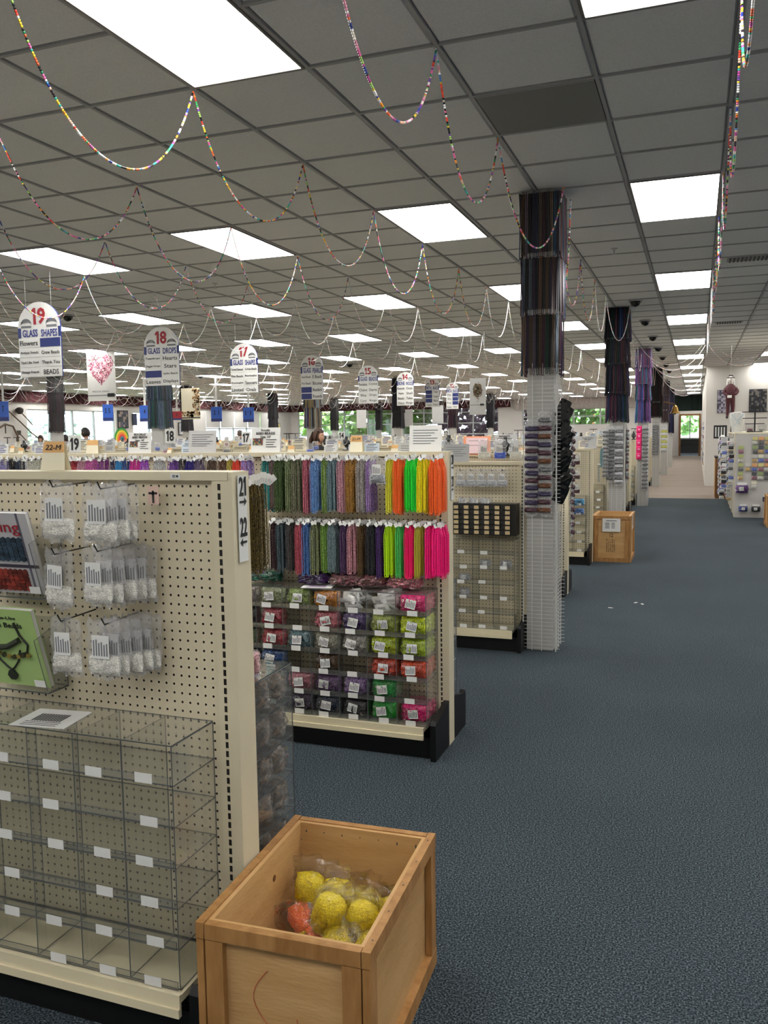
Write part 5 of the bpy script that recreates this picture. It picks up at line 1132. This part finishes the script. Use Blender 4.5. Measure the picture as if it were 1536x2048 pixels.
person(-14.6, 25.6, 'man with cropped hair in a dark shirt below the tag numbered 2', -PI*.4, mat('navy_shirt', '1c1e28', .8), mat('grey_hair', '4a4440', .6), False, 1.70)
person(-17.6, 19.5, 'person with brown hair bending down at far left behind the cards', PI*.1, mat('brown_top', '3a2a28', .8), M_brown, False, 1.62, tilt=.5)
person(-17.1, 19.9, 'person with black hair beside the plum column at far left', PI, mat('plain_black_top', '15151a', .8), M_dk, False, 1.62)
# ================================================================== LEFT WALL DECORATION
def wall_tool(Y, z, label, kind):
    t = thing('antique_tool', label, 'tool', (WX+.15, Y, z), group='antique tools on the left wall'); m1 = mat('old_iron', '2c2623', .6); m2 = mat('old_wood', '5a4636', .6)
    if kind == 'scythe': MB().tube([(0, 0, 0), (0, .5, -.35), (0, 1.1, -.8), (0, 1.45, -1.0)], .022, 6).build('handle', m2, t); MB().tube([(0, 0, 0), (0, -.3, .1), (0, -.55, -.05)], [.03, .03, .008], 6).build('blade', m1, t)
    elif kind == 'hoe': MB().tube([(0, 0, 0), (0, .35, -.28), (0, .6, -.5)], .02, 6).build('handle', m2, t); MB().lathe([(.05, -.12), (.13, -.05), (.14, .06), (.05, .12)], 10).build('blade', m1, t)
    elif kind == 'yoke': MB().tube([(0, -.5, -.02), (0, -.2, .12), (0, .15, .05), (0, .35, -.3), (0, .36, -.5)], .035, 7).build('beam', m2, t); MB().tube([(0, -.2, .1), (0, -.2, -.2)], .02, 6).build('peg', m1, t)
    else: MB().tube([(0, 0, 0), (0, .4, -.35)], .02, 6).build('handle', m2, t); MB().box(-.01, .01, -.12, .06, -.06, .1).build('blade', m1, t)
wall_tool(23.55, 2.55, 'long scythe on the left wall', 'scythe'); wall_tool(24.1, 2.55, 'round-bladed hoe at the top of the tool wall', 'hoe'); wall_tool(23.6, 1.95, 'curved wooden yoke low on the tool wall', 'yoke'); wall_tool(24.05, 1.75, 'short axe low on the tool wall', 'axe')
def wall_pic(Y, z, w_, h_, label, cols, name='framed_picture'):
    t = thing(name, label, 'picture', (WX+.03, Y, z)); MB().box(0, .03, -w_/2, w_/2, -h_/2, h_/2).build('frame', M_ink, t); b = MB(); r_ = random.Random(int(Y*10))
    for i in range(6):
        for j in range(6): b.box(.03, .034, -w_*.44+w_*.88*i/6, -w_*.44+w_*.88*(i+1)/6, -h_*.44+h_*.88*j/6, -h_*.44+h_*.88*(j+1)/6, c=lin(r_.choice(cols)))
    b.build('picture', M_attrd, t)
wall_pic(30.05, 2.3, .7, .75, 'dark framed portrait right of the wide left window', ('2a2f3a', '4a4a5a', '8a7a74', '20242c')); wall_pic(29.9+.95, 2.3, .3, .5, 'dark blue plaque beside the framed portrait', ('1a2440', '24305a'), 'wall_plaque')
t = thing('stained_disc', 'rainbow coloured fan disc on the left wall', 'decoration', (WX+.06, 29.9, 1.45))
for i, c in enumerate(('2f8a3a', 'd8c82a', 'e8852a', 'd83a3a', '2a7a8a')): MB().lathe([(.5-.09*i, -.01-.004*i), (.5-.09*i, .01+.004*i)], 20).build('ring', mat('ring_'+c, c, .5), t).rotation_euler = (0, PI/2, 0)
wall_pic(39.9+4.4, 2.0, .4, .4, 'small gold framed certificate near the wall corner', ('c8b860', 'e8e0c0')); wall_pic(34.4, 1.9, .5, .6, 'pale framed chart on the wall behind the brown poster', ('c8c8c8', 'b0b0b8'))
# ================================================================== RIGHT SIDE
RX, RY, RZ = .652, 16.3, 1.48
t = thing('white_rack', 'white four-sided hook rack at right with carded beads', 'display shelf', (RX, RY, 0)); M_rack = mat('rack_white', 'bdbab6', .5, var=.04, scale=3)
MB().box(0, 1.25, 0, .03, 0, RZ).build('end_panel', M_rack, t); MB().box(0, .03, .03, 3.4, .0, RZ).build('side_panel', M_rack, t); MB().box(1.22, 1.25, .03, 3.4, 0, RZ).build('side_panel', M_rack, t); MB().box(-.02, 1.27, -.01, 3.42, RZ, RZ+.03).build('top_board', M_cream, t)
for i in range(4): MB().box(-.015, 0, .1+i*.9, .14+i*.9, 0, RZ).build('upright', M_steel, t)
CR = [('c8c080', 'pale yellow'), ('8a9a6a', 'green'), ('b8b8b4', 'grey'), ('d09a6a', 'orange'), ('4a4a50', 'dark'), ('d8d4c0', 'cream')]
cardm = MB().box(-.042, .042, -.003, 0, -.03, .03).mesh('header', M_white); pouchm = pillow(.085, .06, .03, 6, 5, .3, 2).mesh('pouch', M_film, True)
for ix, x in enumerate((.085, .20, .31, .41, .51)):
    for iz in range(7):
        if ix == 0 and iz in (0, 5, 6): continue
        if ix == 1 and iz != 3: continue
        if x > .25 and iz > 4 + (ix == 2): continue
        c, n_ = CR[(ix*3+iz) % 6] if ix > 1 else (('a8b070', 'pale green') if ix == 0 else ('c8c4c0', 'white frilly'))
        o = thing('carded_pack', '%s headed pack on the white rack end, file %s, row %s' % (n_, ordw(ix+1), ordw(iz+1)), 'bead packet', (RX+x, RY-.03, 1.40-.155*iz), (0, random.uniform(-.06, .06), 0), 'packs on the white rack end')
        put('header', cardm, o, material=mat('hdr_'+c, c, .5)); o2 = put('pouch', pouchm, o, (0, -.008, -.075), material=cols_[(ix+iz) % 5])
for (x, z, c, n_, w_) in ((.115, .50, '6a2a8a', 'shiny purple', 1.55), (.14, .17, '26368a', 'blue', 1.1), (.35, .17, '1c1a1c', 'black', 1.1), (.52, .35, '2a3466', 'dark blue', 1.0)):
    o = skein_bag(RX+x, RY-.07, z-.06, c, '%s bead bag low on the white rack end' % n_, 1, True, w_, 0, group='large bags on the white rack end'); MB().box(-.05, .05, -.002, 0, .095, .12).build('header', M_white, o)
for iz in range(8):
    for iy in range(11):
        c = cols_[(iz*5+iy*3) % 5] if (iz+iy) % 3 else gb
        o = thing('hook_pack', 'grey carded pack on the aisle side of the white rack, row %s, %s from front' % (ordw(iz+1), ordw(iy+1)), 'bead packet', (RX-.06-.12*((iy+iz) % 2), RY+.15+iy*.3, 1.38-.15*iz), (0, 0, -.25), 'packs on the rack side')
        if iz > 5 and iy < 3: bpy.data.objects.remove(o); continue
        put('header', cardm, o, material=(M_white, M_grey, M_ink)[(iz+iy) % 3]); hl = .065+.12*((iy+iz) % 2); MB().tube([(0, -.004, .022), (hl*.969, hl*.247, .022)], .003, 5).build('peg', M_metal, o); put('pouch', pouchm, o, (0, -.008, -.08), material=c)
# things standing on top of the rack
t = thing('earring_stand', 'black tiered T-bar stand on the white rack', 'display stand', (RX+.31, RY+.2, RZ+.03)); MB().box(-.012, .012, -.012, .012, 0, .46).build('pole', M_bplast, t); MB().box(-.13, .13, -.04, .04, 0, .015).build('foot', M_bplast, t); MB().box(-.08, .08, -.02, .02, .40, .46).build('head_block', M_bplast, t)
for k, (z, w_) in enumerate(((.35, .21), (.24, .2), (.14, .16))): MB().box(-w_, w_, -.012, .012, z, z+.014).build('crossbar', M_bplast, t)
t = thing('scarf_display', 'white cloth draped stand with pale blue cord on the rack', 'display', (RX+.04, RY+.7, RZ+.03)); MB().lathe([(.09, 0), (.10, .1), (.13, .25), (.12, .36), (.03, .37)], 12).build('cloth_form', M_white, t); MB().tube([(-.1, -.11, .33), (0, -.13, .2), (.1, -.12, .33)], .006, 5).build('cord', mat('pale_blue_cord', '9fc0d0', .5), t); MB().tube([(-.03, -.13, .13), (0, -.13, .2), (.04, -.13, .14)], .006, 5).build('cord', mat('pale_blue_cord', '9fc0d0', .5), t)
t = thing('black_bottle', 'slim black cone-shaped display left on the rack', 'display', (RX-.06+.05, RY+1.3, RZ+.03)); MB().lathe([(.05, 0), (.04, .1), (.015, .22), (.012, .28), (.02, .3)], 12).build('cone', M_bplast, t); MB().lathe([(.018, .3), (.018, .32), (.005, .335)], 10).build('knob', M_metal, t)
for i in range(3): t = thing('clear_box', 'clear lidded box behind the T-bar stand, %s from left' % ordw(i+1), 'box', (RX+.25+i*.2, RY+.5, RZ+.03), group='clear boxes on the rack'); MB().box(-.07, .07, -.07, .07, 0, .12).build('box', M_acr, t); MB().box(-.075, .075, -.075, .075, .12, .135).build('lid', M_grey, t); pillow(.1, .06, .1, 6, 5, .4, i).build('contents', cols_[i+1], t, (0, 0, .04))
t = thing('side_cabinet', 'brown wooden cabinet behind the white rack', 'cabinet', (.44, 20.6, 0)); MB().box(-.03, .38, 0, .9, 0, .92).build('carcass', M_wood2, t); MB().box(-.05, .40, -.02, .92, .92, .95).build('top', M_black, t); MB().box(-.04, -.03, .05, .85, .06, .88).build('door', M_wood, t)
t = thing('white_figurine', 'white ornamental figure on the brown cabinet', 'figurine', (.55, 20.8, .95)); MB().lathe([(.08, 0), (.03, .02), (.03, .1), (.09, .2), (.06, .3), (.10, .38), (.03, .48)], 10).build('figure', M_white, t, smooth=True)
t = thing('card_spinner', 'black wall rack with white cards beside the pillar', 'display stand', (.50, 20.9, 1.5)); MB().box(-.14, .14, 0, .04, -.15, .15).build('backboard', M_bplast, t)
for i in range(4): MB().box(-.11+.06*i, -.08+.06*i, -.008, 0, -.11, .11).build('card', M_white, t)
for x, l, cs in ((.72, 'grey and violet bead art poster behind the hanging doll', ('7a7486', '9a94a8', '4a4656', 'b0acb8')), (1.52, 'dark bead art poster on the right wall', ('24262e', '3a3c46', '6a6660', '14151a'))):
    t = thing('wall_poster', l, 'poster', (x, 24.99, 2.3)); MB().box(-.22, .22, -.01, 0, -.31, .31).build('sheet', M_ink, t); b = MB(); r_ = random.Random(int(x*100))
    for i in range(9):
        for j in range(12): b.box(-.21+.0467*i, -.1633+.0467*i, -.013, -.01, -.3+.05*j, -.25+.05*j, c=lin(r_.choice(cs)))
    b.build('picture', M_attrd, t)
# hanging costume doll
dz = 1.77; M_bur = mat('burgundy_coat', '4a1822', .7, var=.2, scale=20); t = thing('hanging_doll', 'hanging costume doll in burgundy coat and black hat', 'doll', (.60, 18.0, dz))
body(t, [(0, 0, .42), (0, 0, .52), (0, 0, .62), (0, 0, .68), (-.07, -.01, .60), (-.12, -.03, .50), (-.05, -.1, .44), (.07, -.01, .60), (.13, -.03, .52), (.08, -.1, .45), (-.04, 0, .34), (-.045, .01, .18), (-.05, 0, .05), (.04, 0, .34), (.05, .01, .2), (.045, 0, .10), (-.06, -.06, .02), (.04, -.06, .08)],
     [(0, 1), (1, 2), (2, 3), (2, 4), (4, 5), (5, 6), (2, 7), (7, 8), (8, 9), (0, 10), (10, 11), (11, 12), (0, 13), (13, 14), (14, 15), (12, 16), (15, 17)], [.085, .095, .08, .03, .045, .035, .022, .045, .04, .022, .05, .035, .025, .05, .04, .03, .024, .024], M_bur, 'body')
o = put('head', HEAD, t, (0, -.01, .75), material=M_doll); o.scale = (.75,)*3; MB().lathe([(.10, .05), (.10, .06), (.055, .07), (.05, .12), (.0, .125)], 14).build('hat', M_black, o); MB().tube([(-.07, 0, .03), (-.08, .01, -.08), (-.075, 0, -.16)], .02, 6).build('hair', M_white, o); MB().tube([(.07, 0, .03), (.08, .01, -.08), (.075, 0, -.16)], .02, 6).build('hair', M_white, o)
for s, z in ((-1, .03), (1, .09)): body(t, [(s*.05, 0, z+.02), (s*.055, -.05, z-.01), (s*.06, -.09, z-.012)], [(0, 1), (1, 2)], [.028, .028, .018], M_black, 'shoe', 1)
MB().box(-.06, .02, -.13, -.11, .40, .45).build('white_glove', M_white, t); MB().tube([(0, 0, .85), (0, 0, CEIL-dz)], .002, 4).build('string', M_metal, t)
# brass bell on a bracket
t = thing('brass_bell', 'brass bell on a bracket at the fourth aisle column', 'bell', (-.57, 24.6, 2.0)); MB().lathe([(.14, .0), (.13, .015), (.09, .06), (.075, .14), (.05, .2), (.012, .22)], 20).build('bell', M_gold, t, smooth=True); MB().tube([(-.35, 0, .33), (0, 0, .25), (0, 0, .2)], .012, 6).build('bracket', M_gold, t); MB().lathe([(.02, -.03), (.02, -.01), (.005, .05)], 8).build('clapper', M_ink, t)
# goods on the corridor side of the right wall
for i in range(6):
    for j in range(5):
        o = thing('wall_pack', 'hanging pack on the corridor wall past the pillar, row %s, %s along' % (ordw(j+1), ordw(i+1)), 'bead packet', (.205, 29+i*1.6, 1.75-.28*j), (0, 0, -PI/2), 'packs on the corridor wall'); put('header', cardm, o, material=(M_grey, M_navy, M_ink)[(i+j) % 3]); put('pouch', pouchm, o, (0, -.008, -.08), material=cols_[(i*2+j) % 5]); o.scale = (2, 1, 2)
